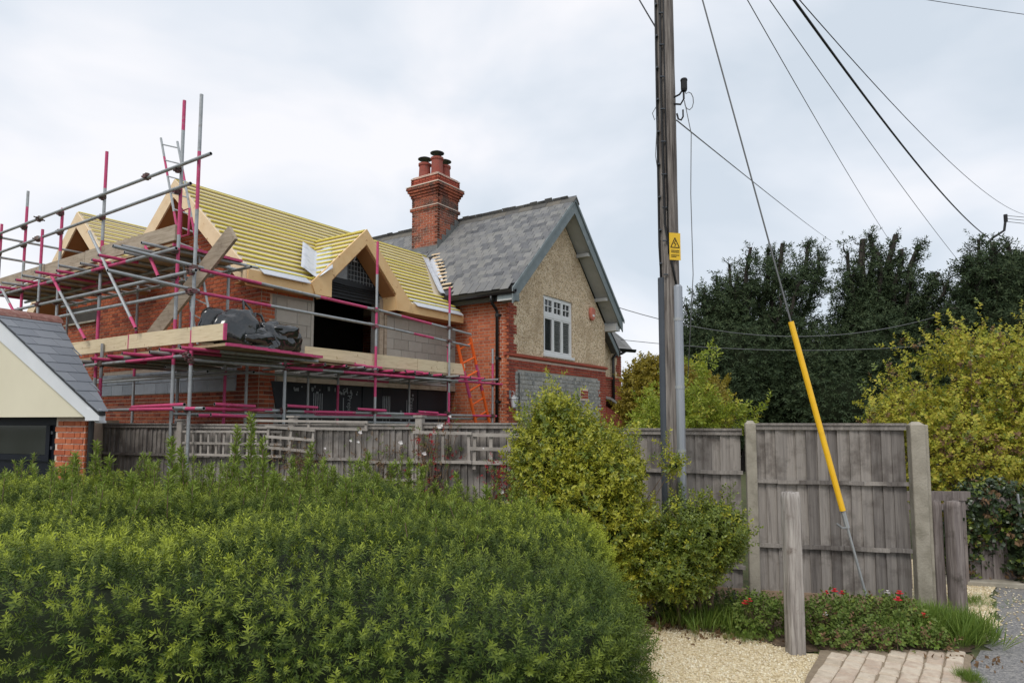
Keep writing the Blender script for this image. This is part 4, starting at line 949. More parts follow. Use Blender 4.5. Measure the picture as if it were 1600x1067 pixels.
# guard rails, left side
LR = -.05
stube('guardrail', (LR, -.37, 5.42), (LR, 7.1, 5.47)); stube('guardrail', (LR, .1, 5.10), (LR, 7.1, 5.08))
stube('guardrail', (LR, -.12, 3.84), (LR, 6.9, 3.86)); stube('guardrail', (LR, .02, 3.56), (LR, 4.25, 3.565))
stube('guardrail', (LR, 7.02, 5.43), (2.0, 7.02, 5.43)); stube('guardrail', (LR, 7.02, 5.03), (2.0, 7.02, 5.03))
# front guard rails
stube('guardrail', (-1.05, .045, 3.98), (.15, .045, 3.93)); stube('guardrail', (.1, .045, 3.90), (3.6, .045, 3.80), [(0, .28, 'p'), (.6, .9, 'p')]); stube('guardrail', (3.4, .045, 3.815), (6.3, .045, 3.66), [(.25, .55, 'p')])
stube('guardrail', (-1.1, .045, 3.66), (.1, .045, 3.6)); stube('guardrail', (.05, .045, 3.575), (3.5, .045, 3.52), [(0, .35, 'p')]); stube('guardrail', (3.3, .045, 3.53), (6.25, .045, 3.40), [(.4, .6, 'p')])
# ledgers
stube('ledger', (-.05, -.05, 2.68), (-.05, 3.7, 2.68), [(.1, .45, 'p'), (.8, 1, 'p')]); stube('ledger', (0, -.05, 2.62), (7.35, -.05, 2.62), [(.2, .3, 'p'), (.36, .6, 'p'), (.78, 1, 'p')])
stube('ledger', (.3, 1.2, 2.60), (7.0, 1.2, 2.60), [(.5, .7, 'p')]); stube('ledger', (-.2, .04, 1.97), (1.5, .04, 1.955), [(.25, .9, 'p')]); stube('ledger', (1.2, .04, 1.95), (7.25, .04, 1.90), [(.12, .3, 'p'), (.5, .72, 'p'), (.85, 1, 'p')])
stube('ledger', (.2, .12, 1.87), (7.1, .12, 1.84), [(.0, .1, 'p')]); stube('ledger', (-.06, -.45, 1.96), (-.06, 3.0, 1.96), [(.05, .12, 'p'), (.2, .55, 'p')])
stube('ledger', (-.01, .1, 2.02), (-.01, 1.5, 2.0), [(0, 1, 'p')]); stube('ledger', (1.25, .4, 2.55), (1.25, 7, 2.55)); stube('ledger', (.55, .5, 2.52), (.55, 4, 2.50))
stube('ledger', (-.05, .4, 4.22), (-.05, 7.3, 4.22), [(.2, .36, 'p'), (.6, .75, 'p')]); stube('ledger', (1.28, .6, 4.24), (1.28, 7.3, 4.24)); stube('ledger', (.6, .9, 4.24), (.6, 7.3, 4.24), [(.3, .6, 'p')])
stube('ledger', (1.0, .1, 1.80), (7.0, .1, 1.72)); stube('ledger', (.4, 1.15, 1.9), (7.0, 1.15, 1.9), [(.4, .7, 'p')])
for (a, b, z) in ((.35, 1.0, 2.03), (1.55, 2.15, 2.03), (3.0, 3.7, 2.0), (4.55, 5.15, 1.97), (.3, .9, 1.88)): stube('ledger', (a, -.03, z), (b, -.02, z - .02), [(0, 1, 'p')])
# transoms
for i, v in enumerate((.75, 1.15, 1.5, 2.0, 2.4, 2.8, 3.25, 3.7, 4.1, 4.6, 5.1, 5.6, 6.1, 6.7, 7.1)):
    e = -.22 - rs.uniform(.0, .22); stube('transom', (e, v, 4.285), (1.5, v, 4.285 + rs.uniform(-.02, .01)), [(0, rs.uniform(.15, .5), 'p')] if rs.random() < .65 else [])
for i, v in enumerate((-.3, .15, .6, 1.1, 1.7, 2.3, 2.9, 3.4)):
    stube('transom', (-.25 - rs.uniform(0, .15), v, 2.745), (1.9, v, 2.73), [(0, rs.uniform(.1, .4), 'p')] if rs.random() < .65 else [])
for i, u in enumerate((2.1, 2.5, 2.9, 3.3, 3.7, 4.15, 4.6, 5.05, 5.5, 5.95, 6.4, 6.9)):
    stube('transom', (u, -.2 - rs.uniform(0, .12), 2.70), (u, 1.35, 2.68), [(0, rs.uniform(.1, .4), 'p')] if rs.random() < .6 else [])
for (a, b, z) in ((2.65, 3.1, 2.75), (3.0, 3.5, 2.74), (4.1, 4.6, 2.72), (5.6, 6.3, 2.70)): stube('transom', (a, -.11, z), (b, -.10, z), [(0, 1, 'p')])
# braces
stube('brace', (-.10, 4.3, 4.32), (-.10, 2.9, 3.1), [(0, .28, 'p'), (.86, 1, 'p')]); stube('brace', (-.11, 2.93, 4.86), (-.11, 1.3, 3.15), [(.9, 1, 'p')]); stube('brace', (-.10, 6.6, 4.45), (-.10, 5.4, 3.5), [(.5, .8, 'p')])
stube('brace', (-.12, 2.75, 2.45), (-.12, 2.15, 1.55), [(.55, 1, 'p')]); stube('brace', (.0, 1.35, 4.4), (.0, .95, 3.9), [(0, 1, 'p')])
# hand gate (pink loop at ladder head)
gl = MB(); gl.path([(.3, .93, 4.55), (.3, .93, 4.95), (.3, .72, 4.95), (.3, .72, 4.55), (.3, .93, 4.55)], .016, 8); gl.build('ladder_gate', M['pink'], scaf, smooth=True)
# couplers
cpm = MB(); cpm.box((0, 0, 0), (.095, .075, .06)); cpm.tube((-.03, -.08, 0), (-.03, .08, 0), .013, 6); cpm.tube((.03, -.07, .01), (.03, .085, .01), .011, 6); cpm.tube((0, 0, -.05), (0, 0, .05), .034, 8)
cme = cpm.mesh('coupler'); cme.materials.append(M['coupler'])
def coupler(u, v, z, r=0.):
    o = link('coupler', cme, scaf); o.location = (u, v, z); o.rotation_euler = (rs.uniform(-.2, .2), rs.uniform(-.2, .2), r + rs.uniform(-.3, .3))
for v in (.53, 2.76, 4.29, 5.82, 7.0):
    coupler(-.01, v, 5.43 if v > 1 else 5.41); coupler(-.01, v, 5.09); coupler(-.01, v, 3.85); coupler(-.01, v, 4.22)
for u in (0, 3.45, 5.52):
    coupler(u, .02, 3.9 - u * .035, 1.5); coupler(u, .02, 3.57 - u * .025, 1.5); coupler(u, -.02, 2.62, 1.5); coupler(u, .02, 1.95, 1.5)
for (u, v, z) in ((1.51, .02, 1.95), (1.51, -.03, 2.62), (-.05, 2.42, 2.68), (-.05, 2.42, 1.96), (7.08, 0, 2.62), (7.08, .03, 1.9), (-.06, 4.85, 3.86), (-.05, .02, 2.68), (-.05, 0, 3.84), (-.05, 0, 3.56), (6.15, .5, 3.4), (-.05, 1.3, 5.45), (-.05, 5.05, 5.45), (-.05, 5.05, 5.08)): coupler(u, v, z, rs.uniform(0, 3))
# boards
def board(name, p0, p1, wd, th, mat, up=(0, 0, 1), ends=True):
    mb = MB(); mb.beam(p0, p1, wd, th, up)
    if ends:
        p0 = Vector(p0); p1 = Vector(p1); d = (p1 - p0).normalized()
        mb.mi = 1; mb.beam(p0 - d * .003, p0 + d * .025, wd + .004, th + .004, up); mb.beam(p1 - d * .025, p1 + d * .003, wd + .004, th + .004, up)
    return mb.build(name, [M[mat], M['pink']], scaf)
for k in range(5):
    u = .14 + k * .235
    for (a, b) in ((.62 + k * .02, 3.9 - .1 * k), (3.92 - .1 * k, 7.3)): board('board', (u, a, 4.33), (u, b, 4.33), .225, .036, 'scaf_board')
board('toe_board', (.02, .55, 4.49), (.02, 3.3, 4.50), .036, .225, 'old_board', ends=False); board('toe_board', (.02, 3.31, 4.49), (.02, 7.4, 4.47), .036, .225, 'old_board', ends=False)
for k in range(8):
    u = .12 + k * .235; board('board', (u, -.80 + k * .05, 2.79), (u, 3.75 - .07 * k, 2.79), .225, .036, 'scaf_board')
board('toe_board', (.0, -.78, 2.955), (.0, 1.7, 2.985), .036, .215, 'toe_board'); board('toe_board', (.0, 1.71, 2.98), (.0, 3.65, 2.985), .036, .215, 'toe_board', ends=False)
for k in range(5):
    v = .16 + k * .235; board('board', (1.95 if k else 1.7, v, 2.745), (4.3 + .1 * k, v, 2.745), .225, .036, 'scaf_board'); board('board', (4.32 + .1 * k, v, 2.745), (6.25, v, 2.745), .225, .036, 'scaf_board')
board('board', (1.05, -.13, 2.77), (2.75, -.13, 2.76), .225, .036, 'scaf_board')
board('toe_board', (1.95, .06, 2.885), (4.6, .06, 2.885), .036, .225, 'toe_board', ends=False); board('toe_board', (4.61, .06, 2.885), (6.1, .06, 2.885), .036, .225, 'toe_board', ends=False)
# pink-handled ladder going up on the left
def ladder(name, label, p_bot, p_top, halfw, nr, mat, mats2, sd, r=.018, split=None):
    T = hthing(name, label, 'ladder', p_bot[0], p_bot[1]); pb = Vector(p_bot); pt = Vector(p_top); sd = Vector(sd).normalized()
    for s in (-1, 1):
        mb = MB()
        if split:
            for (a, b, mi) in split: mb.mi = mi; mb.tube(pb.lerp(pt, a) + sd * s * halfw, pb.lerp(pt, b) + sd * s * halfw, r, 8)
        else: mb.tube(pb + sd * s * halfw, pt + sd * s * halfw, r, 8)
        mb.build('stile', mats2, T)
    for k in range(nr):
        c = pb.lerp(pt, (k + .6) / nr); mb = MB(); mb.tube(c - sd * halfw, c + sd * halfw, r * .62, 6); mb.build('rung', mat, T)
    return T
ladder('steel_ladder', 'grey and pink steel ladder rising past the upper scaffold boards to the gable', (.5, .45, 2.84), (.5, 1.76, 6.33), .27, 12, M['galv'], [M['galv'], M['pink']], (0, 1, .36), split=[(0, .5, 0), (.5, .62, 1), (.62, .8, 0), (.8, .9, 1), (.9, 1, 0)])
ladder('orange_ladder', 'bright orange ladder leaning at the scaffold end beside the cottage wall', (7.45, .06, 0), (6.08, .06, 3.5), .235, 12, M['orange'], [M['orange'], M['pink']], (1, 0, .39), r=.034, split=[(0, .68, 0), (.68, .84, 1), (.84, 1, 0)])
# loose diagonal plank
pk = hthing('loose_plank', 'long weathered plank leaning diagonally against the corner of the scaffolding', 'plank', .5, 1.95)
mb = MB(); mb.beam((.42, 2.02, 3.02), (.42, -.22, 4.46), .05, .235, (-.1, 0, 1)); mb.build('plank', M['old_board'], pk)
# black plastic bag on the loading platform
bagT = hthing('black_rubble_bag', 'bulging glossy black plastic sheeting bundle lying on the scaffold platform', 'plastic bag', .8, -.35)
def blob(name, c, rad, parent, mat, seed, amp=.18, nu=72, nv=40, pw=.62):
    r = np.random.default_rng(seed); K = r.normal(0, 1, (22, 3)) * r.uniform(.8, 3.2, (22, 1)); ph = r.uniform(0, 6.28, 22); sgn = np.where(np.arange(22) % 3 == 0, 1., -1.); am = 1 / (1 + .35 * np.linalg.norm(K, axis=1)); am = am / am.sum() * amp * 3.2
    th = np.linspace(0, 2 * pi, nu, endpoint=False); ph_ = np.linspace(.02, pi - .02, nv)
    T, Ph = np.meshgrid(th, ph_); D = np.stack([np.sin(Ph) * np.cos(T), np.sin(Ph) * np.sin(T), np.cos(Ph)], -1)
    ar = D @ K.T + ph; dsp = ((np.abs(np.sin(ar)) - .6) * am * sgn).sum(-1)
    Q = np.sign(D) * np.abs(D) ** pw * np.array(rad) * (1 + dsp[..., None])
    Q[..., 2] = np.maximum(Q[..., 2], -rad[2] * .72)
    V = (Q + np.array(c)).reshape(-1, 3); i, j = np.meshgrid(np.arange(nv - 1), np.arange(nu), indexing='ij'); j2 = (j + 1) % nu
    F = np.stack([i * nu + j, (i + 1) * nu + j, (i + 1) * nu + j2, i * nu + j2], -1).reshape(-1, 4)
    o = bigmesh(name, V, F, mat, parent, smooth=True, org=ORG[parent.name]); return o
for (c, rd, sd_) in (((1.14, -.14, 3.02), (.36, .24, .25), 3), ((.50, -.25, 3.05), (.34, .2, .29), 11), ((.33, -.08, 3.08), (.25, .2, .30), 31), ((1.54, -.06, 2.99), (.17, .22, .23), 21), ((.78, -.26, 2.96), (.36, .24, .18), 5), ((.58, -.22, 3.12), (.25, .2, .14), 15), ((1.3, -.2, 3.12), (.25, .2, .13), 17)):
    blob('bag_body', c, rd, bagT, M['bag'], sd_, .40, 120, 64, .9)
mb = MB(); mb.path([(.66, -.2, 3.12), (.70, -.12, 3.36), (.76, .0, 3.55), (.84, -.06, 3.44), (.9, -.2, 3.16)], .022, 6); mb.path([(.82, -.2, 3.14), (.9, -.1, 3.38), (1.0, -.1, 3.36), (1.06, -.16, 3.16)], .02, 6); mb.build('bag_handle', M['bag'], bagT, smooth=True)

# ================================================================== fences
def paling_mesh(name, h, wd, mat, th0=.024, th1=.003):
    mb = MB(); mb.add([(-wd / 2, -th0, 0), (wd / 2, -th1, 0), (wd / 2, 0, 0), (-wd / 2, 0, 0), (-wd / 2, -th0, h), (wd / 2, -th1, h), (wd / 2, 0, h), (-wd / 2, 0, h)],
                      [(3, 2, 1, 0), (4, 5, 6, 7), (0, 1, 5, 4), (1, 2, 6, 5), (2, 3, 7, 6), (3, 0, 4, 7)])
    me = mb.mesh(name); me.materials.append(mat); return me
rf = random.Random(3)
def fence_run(name, label, p0, p1, top, pitch, wd, rails, cap=True, z0=.12, bay=None, gravel=True, mat='fence_wood', group=None, flip=False, post=None, jit=.006, capw=.06):
    """featheredge fence from p0 to p1 seen from -normal side; palings are parts"""
    L = hypot(p1[0] - p0[0], p1[1] - p0[1]); ang = atan2(p1[1] - p0[1], p1[0] - p0[0])
    T = thing(name, label, 'fence', (p0[0], p0[1], 0), ang, group, (0, 0, 0))
    pal = paling_mesh('paling', 1.0, wd, M[mat], .003, .024) if flip else paling_mesh('paling', 1.0, wd, M[mat]); n = int(L / pitch)
    for i in range(n):
        x = (i + .5) * pitch
        if x > L - .02: break
        o = link('paling', pal, T); h = top - z0 - .02 + rf.uniform(-jit, jit)
        o.location = (x, rf.uniform(-.003, .003), z0); o.scale = (1, 1, h); o.rotation_euler = (rf.uniform(-.006, .006), rf.uniform(-.007, .007), rf.uniform(-.05, .03))
    for z in rails:
        mb = MB(); seg = 7; pts = []
        for k in range(seg): 
            a, b = L * k / seg, L * (k + 1) / seg
            mb.beam((a, -.040 + rf.uniform(-.002, .002), z + rf.uniform(-.004, .004)), (b, -.040 + rf.uniform(-.002, .002), z + rf.uniform(-.003, .003)), .032, .036, (0, 0, 1))
        mb.build('rail', M[mat], T)
    if cap: mb = MB(); mb.bb(0, L, -.045, .035, top - .045, top); mb.bb(0, L, -.06, .05, top, top + .02); mb.build('capping_rail', M['trellis_wood'] if cap == 2 else M[mat], T)
    if gravel: mb = MB(); mb.bb(0, L, -.03, .02, .0, .14); mb.build('gravel_board', M['gravel_board'], T)
    return T, ang, L
FA = (-6.35, 9.97); FB = (2.28, 6.75); fd = (FB[0] - FA[0], FB[1] - FA[1]); FL = hypot(*fd); fd = (fd[0] / FL, fd[1] / FL); fn = (-fd[1], fd[0])   # fn points away from the camera
def fp(s, off=0): return (FA[0] + fd[0] * s - fn[0] * off, FA[1] + fd[1] * s - fn[1] * off)
bays = [(0.06, 1.86, 1.745), (1.9, 3.75, 1.735), (3.79, 5.6, 1.74), (5.64, 7.45, 1.755), (7.5, 9.26, 1.70)]
descr = ['weathered grey paling fence bay beside the brick garage pier', 'grey paling fence bay behind the wide square trellis and scaffold foot', 'grey paling fence bay behind the tilted broken trellis', 'grey paling fence bay under the orange ladder, with red creeper', 'grey paling fence bay between the utility pole and the concrete post']
for (a, b, t), dsc in zip(bays, descr):
    fence_run('paling_fence', dsc, fp(a), fp(b), t, .082, .1, (t - .42, .35), cap=True, group='back fence bays', flip=a < 6)
for s, h, dsc in ((1.88, 1.80, 'square grey timber fence post beside the tall scaffold pole'), (3.77, 1.84, 'capped timber fence post behind the tilted trellis'), (5.62, 1.84, 'timber fence post rising beside the red creeper'), (7.47, 1.72, 'timber fence post hidden behind the golden shrub')):
    x, y = fp(s, .05); T = wthing('fence_post', dsc, 'post', x, y, 0, 'timber fence posts'); mb = MB(); mb.box((x, y, h / 2), (.09, .09, h), Matrix.Rotation(atan2(fd[1], fd[0]), 3, 'Z')); mb.build('post', M['trellis_wood'], T, bevel=.008)
    mb = MB(); mb.box((x, y, h + .012), (.12, .12, .024), Matrix.Rotation(atan2(fd[1], fd[0]), 3, 'Z')); mb.build('post_cap', M['trellis_wood'], T)
# big panel between concrete posts
PL, PR = (2.40, 6.70), (3.83, 6.34)
fence_run('board_fence', 'large weathered vertical board panel between two concrete posts', (2.45, 6.70), (3.76, 6.37), 1.755, .0955, .115, (1.20, .58), cap=True, z0=.13)
for (x, y, h, wd, dsc) in ((2.40, 6.705, 1.775, .10, 'slim grey concrete post between the two fence panels'), (3.84, 6.33, 1.765, .125, 'stout concrete post at the outer end of the fence panel')):
    T = wthing('concrete_post', dsc, 'post', x, y, 0, 'concrete fence posts'); R = Matrix.Rotation(radians(-14), 3, 'Z'); mb = MB(); mb.box((x, y, h / 2), (wd, .125, h), R); mb.build('shaft', M['concrete'], T, bevel=.006)
    mb = MB(); c = Vector((x, y, h)); w2 = wd * .42; mb.add([c + R @ Vector(p) for p in ((-w2, -.05, 0), (w2, -.05, 0), (w2, .05, 0), (-w2, .05, 0), (-w2 * .6, 0, .025), (w2 * .6, 0, .025))], [(0, 1, 5, 4), (1, 2, 5), (2, 3, 4, 5), (3, 0, 4)]); mb.build('weathered_top', M['concrete'], T)
    if wd > .12: mb = MB(); mb.box(Vector((x, y, .9)) + R @ Vector((wd * .5 + .02, .03, 0)), (.05, .06, 1.72), R); mb.build('slot_flange', M['concrete'], T, bevel=.006)
# trellis panels
def trellis(label, s0, s1, z0, z1, cols, rows, tilt=0, off=.09, sw=.03, skip=(), ext=0):
    x0, y0 = fp(s0, off); T = thing('garden_trellis', label, 'trellis', (x0, y0, z0), atan2(fd[1], fd[0]), 'trellis panels on the fence', (0, 0, 0)); Wd = s1 - s0; Hh = z1 - z0
    R = Matrix.Rotation(tilt, 3, 'Y')
    for i in range(cols):
        if ('c', i) in skip: continue
        x = Wd * i / (cols - 1) + rf.uniform(-.006, .006); mb = MB(); mb.beam(R @ Vector((x, 0, -ext * rf.random())), R @ Vector((x + rf.uniform(-.008, .008), 0, Hh)), .02, sw, (1, 0, 0)); mb.build('upright', M['trellis_wood'], T)
    for j in range(rows):
        if ('r', j) in skip: continue
        z = Hh * j / (rows - 1) + rf.uniform(-.005, .005); mb = MB(); mb.beam(R @ Vector((-.04, -.021, z)), R @ Vector((Wd + .04, -.021, z + rf.uniform(-.01, .01))), .02, sw, (0, 0, 1)); mb.build('crosspiece', M['trellis_wood'], T)
trellis('wide square lattice trellis fixed low behind the tall scaffold pole', 2.02, 3.62, 1.34, 1.65, 13, 3)
trellis('broken trellis frame hanging tilted from the capped fence post', 3.45, 4.15, 1.46, 1.72, 3, 3, .05, .14, .034)
trellis('long bare trellis strip nailed along the top of the fence', 3.2, 4.9, 1.715, 1.80, 3, 2, .01, .1, .03)
trellis('small lattice trellis half buried in the climbing rose', 5.0, 5.75, 1.10, 1.30, 5, 2, 0, .1, .03, ext=.3)
trellis('tall open trellis of wide gaps beside the red creeper', 5.62, 6.3, 1.32, 1.66, 3, 2, .0, .12, .034)
trellis('square lattice trellis panel by the golden shrub', 6.35, 7.2, 1.32, 1.64, 5, 3, 0, .1, .04, ext=.2)
mb = MB(); x, y = fp(7.02, .11); T = wthing('timber_prop', 'lone timber leg under the lattice trellis panel by the golden shrub', 'post', x, y); mb.bb(x - .025, x + .025, y - .02, y + .02, 0, 1.32); mb.build('leg', M['trellis_wood'], T)
# bollard and old gate posts
def rough_post(name, label, x, y, h, wd, dp, mat, rot=0, seed=1, round_=.5, lean=(0, 0)):
    T = wthing(name, label, 'post', x, y); r = np.random.default_rng(seed); nz, na = 26, 28; V = []; a = np.linspace(0, 2 * pi, na, endpoint=False)
    gro = r.normal(0, 1, na) * .035
    for i in range(nz):
        z = h * i / (nz - 1); tp = 1 - .04 * i / nz - (.10 if i == nz - 1 else 0)
        wob = 1 + gro + r.normal(0, .006, na)
        cx = np.sign(np.cos(a)) * np.abs(np.cos(a)) ** round_ * wd / 2 * tp * wob; cy = np.sign(np.sin(a)) * np.abs(np.sin(a)) ** round_ * dp / 2 * tp * wob
        zz = np.full(na, z) + (r.normal(0, .006, na) if i == nz - 1 else 0)
        V.append(np.stack([x + cx * cos(rot) - cy * sin(rot) + lean[0] * z, y + cx * sin(rot) + cy * cos(rot) + lean[1] * z, zz], -1))
    V = np.concatenate(V + [np.array([[x + lean[0] * h, y + lean[1] * h, h + .004]])]); i, j = np.meshgrid(np.arange(nz - 1), np.arange(na), indexing='ij'); j2 = (j + 1) % na
    F = np.stack([i * na + j, i * na + j2, (i + 1) * na + j2, (i + 1) * na + j], -1).reshape(-1, 4); j = np.arange(0, na, 2)
    top = np.stack([(nz - 1) * na + j, (nz - 1) * na + (j + 1) % na, (nz - 1) * na + (j + 2) % na, np.full(len(j), nz * na)], -1)
    bigmesh('timber', V, np.concatenate([F, top]), mat, T, org=(x, y, 0)); return T
rough_post('timber_bollard', 'pale weathered round-edged timber bollard standing in the flower bed', 2.20, 5.30, 1.235, .118, .105, M['post_wood'], .12, 4, .22)
rough_post('gate_post', 'dark rough timber gate post with split top beyond the concrete post', 4.10, 6.25, 1.05, .11, .11, M['dark_post'], .2, 9, .2)
rough_post('gate_post', 'greyer narrow timber post tight against the concrete post', 4.0, 6.36, 1.045, .09, .10, M['dark_post'], .1, 12, .2)
gr = wthing('low_rail', 'short weathered horizontal timber rail behind the gate posts', 'rail', 4.6, 7.3); mb = MB(); mb.beam((4.2, 7.25, .99), (5.05, 7.42, .97), .05, .10); mb.beam((4.2, 7.27, .87), (5.05, 7.44, .85), .04, .06); mb.build('rail', M['dark_post'], gr)
for q in ((4.25, 7.3), (4.95, 7.43)): mb = MB(); mb.beam((*q, 0), (*q, .92), .08, .08, (1, 0, 0)); mb.build('support', M['dark_post'], gr)

# ================================================================== utility pole and wires
PX, PY = 1.54, 6.38
pole = wthing('utility_pole', 'tall cracked wooden utility pole with steel conduit and yellow warning sign', 'utility pole', PX, PY)
r = np.random.default_rng(5); na, nz = 40, 90; a = np.linspace(0, 2 * pi, na, endpoint=False); V = []; PH = 7.9
crack = r.normal(0, 1, na) * .03
for i in range(nz):
    z = PH * i / (nz - 1); rad = .100 - .014 * z / PH; crack = crack * .985 + r.normal(0, .006, na); V.append(np.stack([PX + rad * (1 + crack) * np.cos(a), PY + rad * (1 + crack) * np.sin(a), np.full(na, z)], -1))
V = np.concatenate(V); i, j = np.meshgrid(np.arange(nz - 1), np.arange(na), indexing='ij'); j2 = (j + 1) % na
bigmesh('pole', V, np.stack([i * na + j, i * na + j2, (i + 1) * na + j2, (i + 1) * na + j], -1).reshape(-1, 4), M['pole_wood'], pole, org=(PX, PY, 0))
mb = MB(); mb.lathe([(.045, 0), (.045, 2.88), (.03, 2.9)], (PX + .055, PY - .085, .2), 12); cg = mb.build('steel_conduit', M['steel_pipe'], pole, smooth=False)
for z in (.9, 1.5, 2.1, 2.75): c = MB(); c.tube((PX + .055, PY - .085, z), (PX + .055, PY - .085, z + .03), .049, 12); c.build('strap', M['galv'], cg)
mb = MB(); mb.lathe([(.038, 0), (.038, 2.98)], (PX - .085, PY - .03, .2), 12); mb.build('plastic_conduit', M['dark_pipe'], pole)
mb = MB(); mb.path([(PX - .085, PY - .035, 3.1), (PX - .10, PY - .03, 3.5), (PX - .098, PY - .03, 5), (PX - .09, PY - .02, 7.6)], .012, 6); mb.path([(PX + .05, PY - .09, 3.05), (PX + .0, PY - .11, 3.3), (PX - .06, PY - .10, 3.7), (PX - .07, PY - .09, 5), (PX - .06, PY - .08, 7.6)], .011, 6)
mb.path([(PX - .03, PY - .105, 3.4), (PX - .035, PY - .10, 5), (PX - .03, PY - .095, 7.6)], .007, 5); mb.build('riser_cable', M['cable'], pole, smooth=True)
for z in np.arange(3.2, 7.4, .33):
    mb = MB(); mb.box((PX - .06, PY - .098, z), (.045, .016, .010)); mb.build('cable_clip', M['dark_pipe'], pole)
    mb = MB(); mb.box((PX - .095, PY - .045, z + .12), (.02, .04, .015)); mb.build('cable_clip', M['dark_pipe'], pole)
sg = MB(); RS = Matrix.Rotation(radians(12), 3, 'Z')
SC = Vector((PX + .03, PY - .112, 3.47)); sg.box(SC, (.115, .004, .265), RS); sign = sg.build('warning_sign', M['sign_yellow'], pole)
mb = MB()
def sb(p, q, t=.008): mb.beam(SC + RS @ Vector((p[0], -.0035, p[1])), SC + RS @ Vector((q[0], -.0035, q[1])), .002, t, (0, 0, 1) if abs(p[0] - q[0]) > .01 else (1, 0, 0))
sb((-.045, -.01), (.045, -.01)); sb((-.045, -.01), (0, .085)); sb((0, .085), (.045, -.01)); sb((.008, .06), (-.012, .03), .006); sb((-.012, .03), (.012, .026), .005); sb((.012, .026), (-.004, .0), .006)
for z in (-.04, -.056, -.085, -.1): sb((-.042, z), (.042 - (.03 if z < -.09 else 0), z), .006)
mb.build('warning_print', M['sign_black'], sign)
mb = MB(); mb.path([(PX + .05, PY - .06, 4.98), (PX + .11, PY - .09, 5.0), (PX + .155, PY - .1, 5.06)], .009, 6); mb.path([(PX + .04, PY - .06, 4.92), (PX + .12, PY - .09, 4.90), (PX + .15, PY - .1, 4.95), (PX + .15, PY - .1, 5.04)], .010, 6)
mb.path([(PX + .09, PY - .06, 4.82), (PX + .10, PY - .07, 4.76), (PX + .125, PY - .08, 4.745), (PX + .145, PY - .08, 4.78), (PX + .145, PY - .08, 4.85)], .009, 6); mb.build('bracket', M['cable'], pole, smooth=True)
mb = MB(); mb.lathe([(.025, 0), (.032, .02), (.032, .10), (.036, .11), (.03, .125)], (PX + .155, PY - .1, 5.03), 10); mb.build('insulator', M['cable'], pole)
mb = MB(); pts = [(PX + .16, PY - .1, 5.05)] + [(PX + .20 + .045 * cos(t), PY - .1, 4.93 + .09 * sin(t)) for t in np.linspace(2.2, -3.2, 10)] + [(PX + .215, PY - .1, 4.6), (PX + .20, PY - .09, 4.0), (PX + .205, PY - .09, 3.2), (PX + .14, PY - .06, 2.2)]; mb.path(pts, .0045, 5)
mb.path([(PX - .11, PY - .04, 4.9), (PX - .15, PY - .05, 4.83), (PX - .13, PY - .05, 4.76), (PX - .10, PY - .04, 4.8), (PX - .125, PY - .04, 4.4), (PX - .10, PY - .04, 4.2)], .004, 5); mb.build('drop_cable', M['wire_grey'], pole, smooth=True)
# guy wire
GB0 = Vector((3.2, 6.02, 0)); GT = Vector((PX + .02, PY - .02, 7.55)); gd = (GT - GB0)
guy = wthing('guy_stay', 'bright yellow sleeved guy stay running from flower bed up to the pole', 'guy wire', GB0.x, GB0.y)
def gpt(z): return GB0 + gd * (z / gd.z)
mb = MB(); mb.tube(gpt(-.1), gpt(.88), .012, 8); mb.build('anchor_rod', M['galv'], guy)
mb = MB(); mb.tube(gpt(.84), gpt(.98), .022, 8); mb.tube(gpt(.96), gpt(1.02), .016, 8); mb.path([gpt(.84), gpt(.86) + Vector((-.05, -.02, -.02)), gpt(.9) + Vector((-.09, -.02, -.02))], .009, 6); mb.build('turnbuckle', M['galv'], guy)
mb = MB(); mb.tube(gpt(.99), gpt(2.72), .026, 12); mb.build('yellow_sleeve', M['guy_yellow'], guy, smooth=False)
mb = MB(); mb.tube(gpt(2.6), gpt(7.55), .0075, 6); mb.build('stay_wire', M['wire_grey'], guy)
# overhead wires
def wire(label, p0, p1, sag, r, mat='cable', n=24, far=1.):
    p0 = Vector(p0); p1 = Vector(p1); p1 = p0 + (p1 - p0) * far; T = wthing('overhead_wire', label, 'wire', p0.x, p0.y, p0.z, 'overhead wires'); pts = []
    for k in range(n + 1): t = k / n; p = p0.lerp(p1, t); p.z -= 4 * sag * t * (1 - t); pts.append(p)
    mb = MB(); mb.path(pts, r, 5); mb.build('strand', M[mat], T, smooth=True)
TOP = Vector((PX, PY, 7.6))
wire('thin grey wire from the pole dropping behind the left dark yew', (PX + .1, PY, 4.78), (11.36, 24, 8.76), .06, .007, 'wire_grey', far=1.5)
wire('thin grey wire from the pole top to the notched dark yew crown', TOP + Vector((.1, 0, -.1)), (13.84, 24, 8.76), .22, .007, 'wire_grey', far=1.35)
wire('thin grey wire from the pole top to the lower branches beside the conifer', TOP + Vector((.1, 0, -.02)), (16.62, 24, 7.6), .25, .007, 'wire_grey', far=1.3)
wire('thick black bundled cable from pole top to the dense conifer', TOP + Vector((.25, 0, .1)), (20.55, 28, 9.63), .5, .020, 'cable')
wire('thin dark wire crossing over the thick black cable', TOP + Vector((.12, 0, .05)), (24.6, 31, 11.6), .75, .008, 'cable')
wire('lone thin wire high in the open sky away from the pole', (7.0, 14, 11.5), (14.0, 14.2, 10.55), .05, .007, 'cable')
wire('short thin wire running up from the pole away from the cottage', (PX - .08, PY, 6.0 - .27), (1.35, 9.4, 9.2), .05, .008, 'cable')
wire('slack wire from cottage eaves passing behind the pole', (3.05, 20, 5.30), (14.5, 22, 5.35), .85, .012, 'wire_grey')
wire('lower slack wire from the cottage gutter passing behind the pole', (3.3, 20, 4.25), (14.5, 21, 4.3), .3, .010, 'wire_grey')
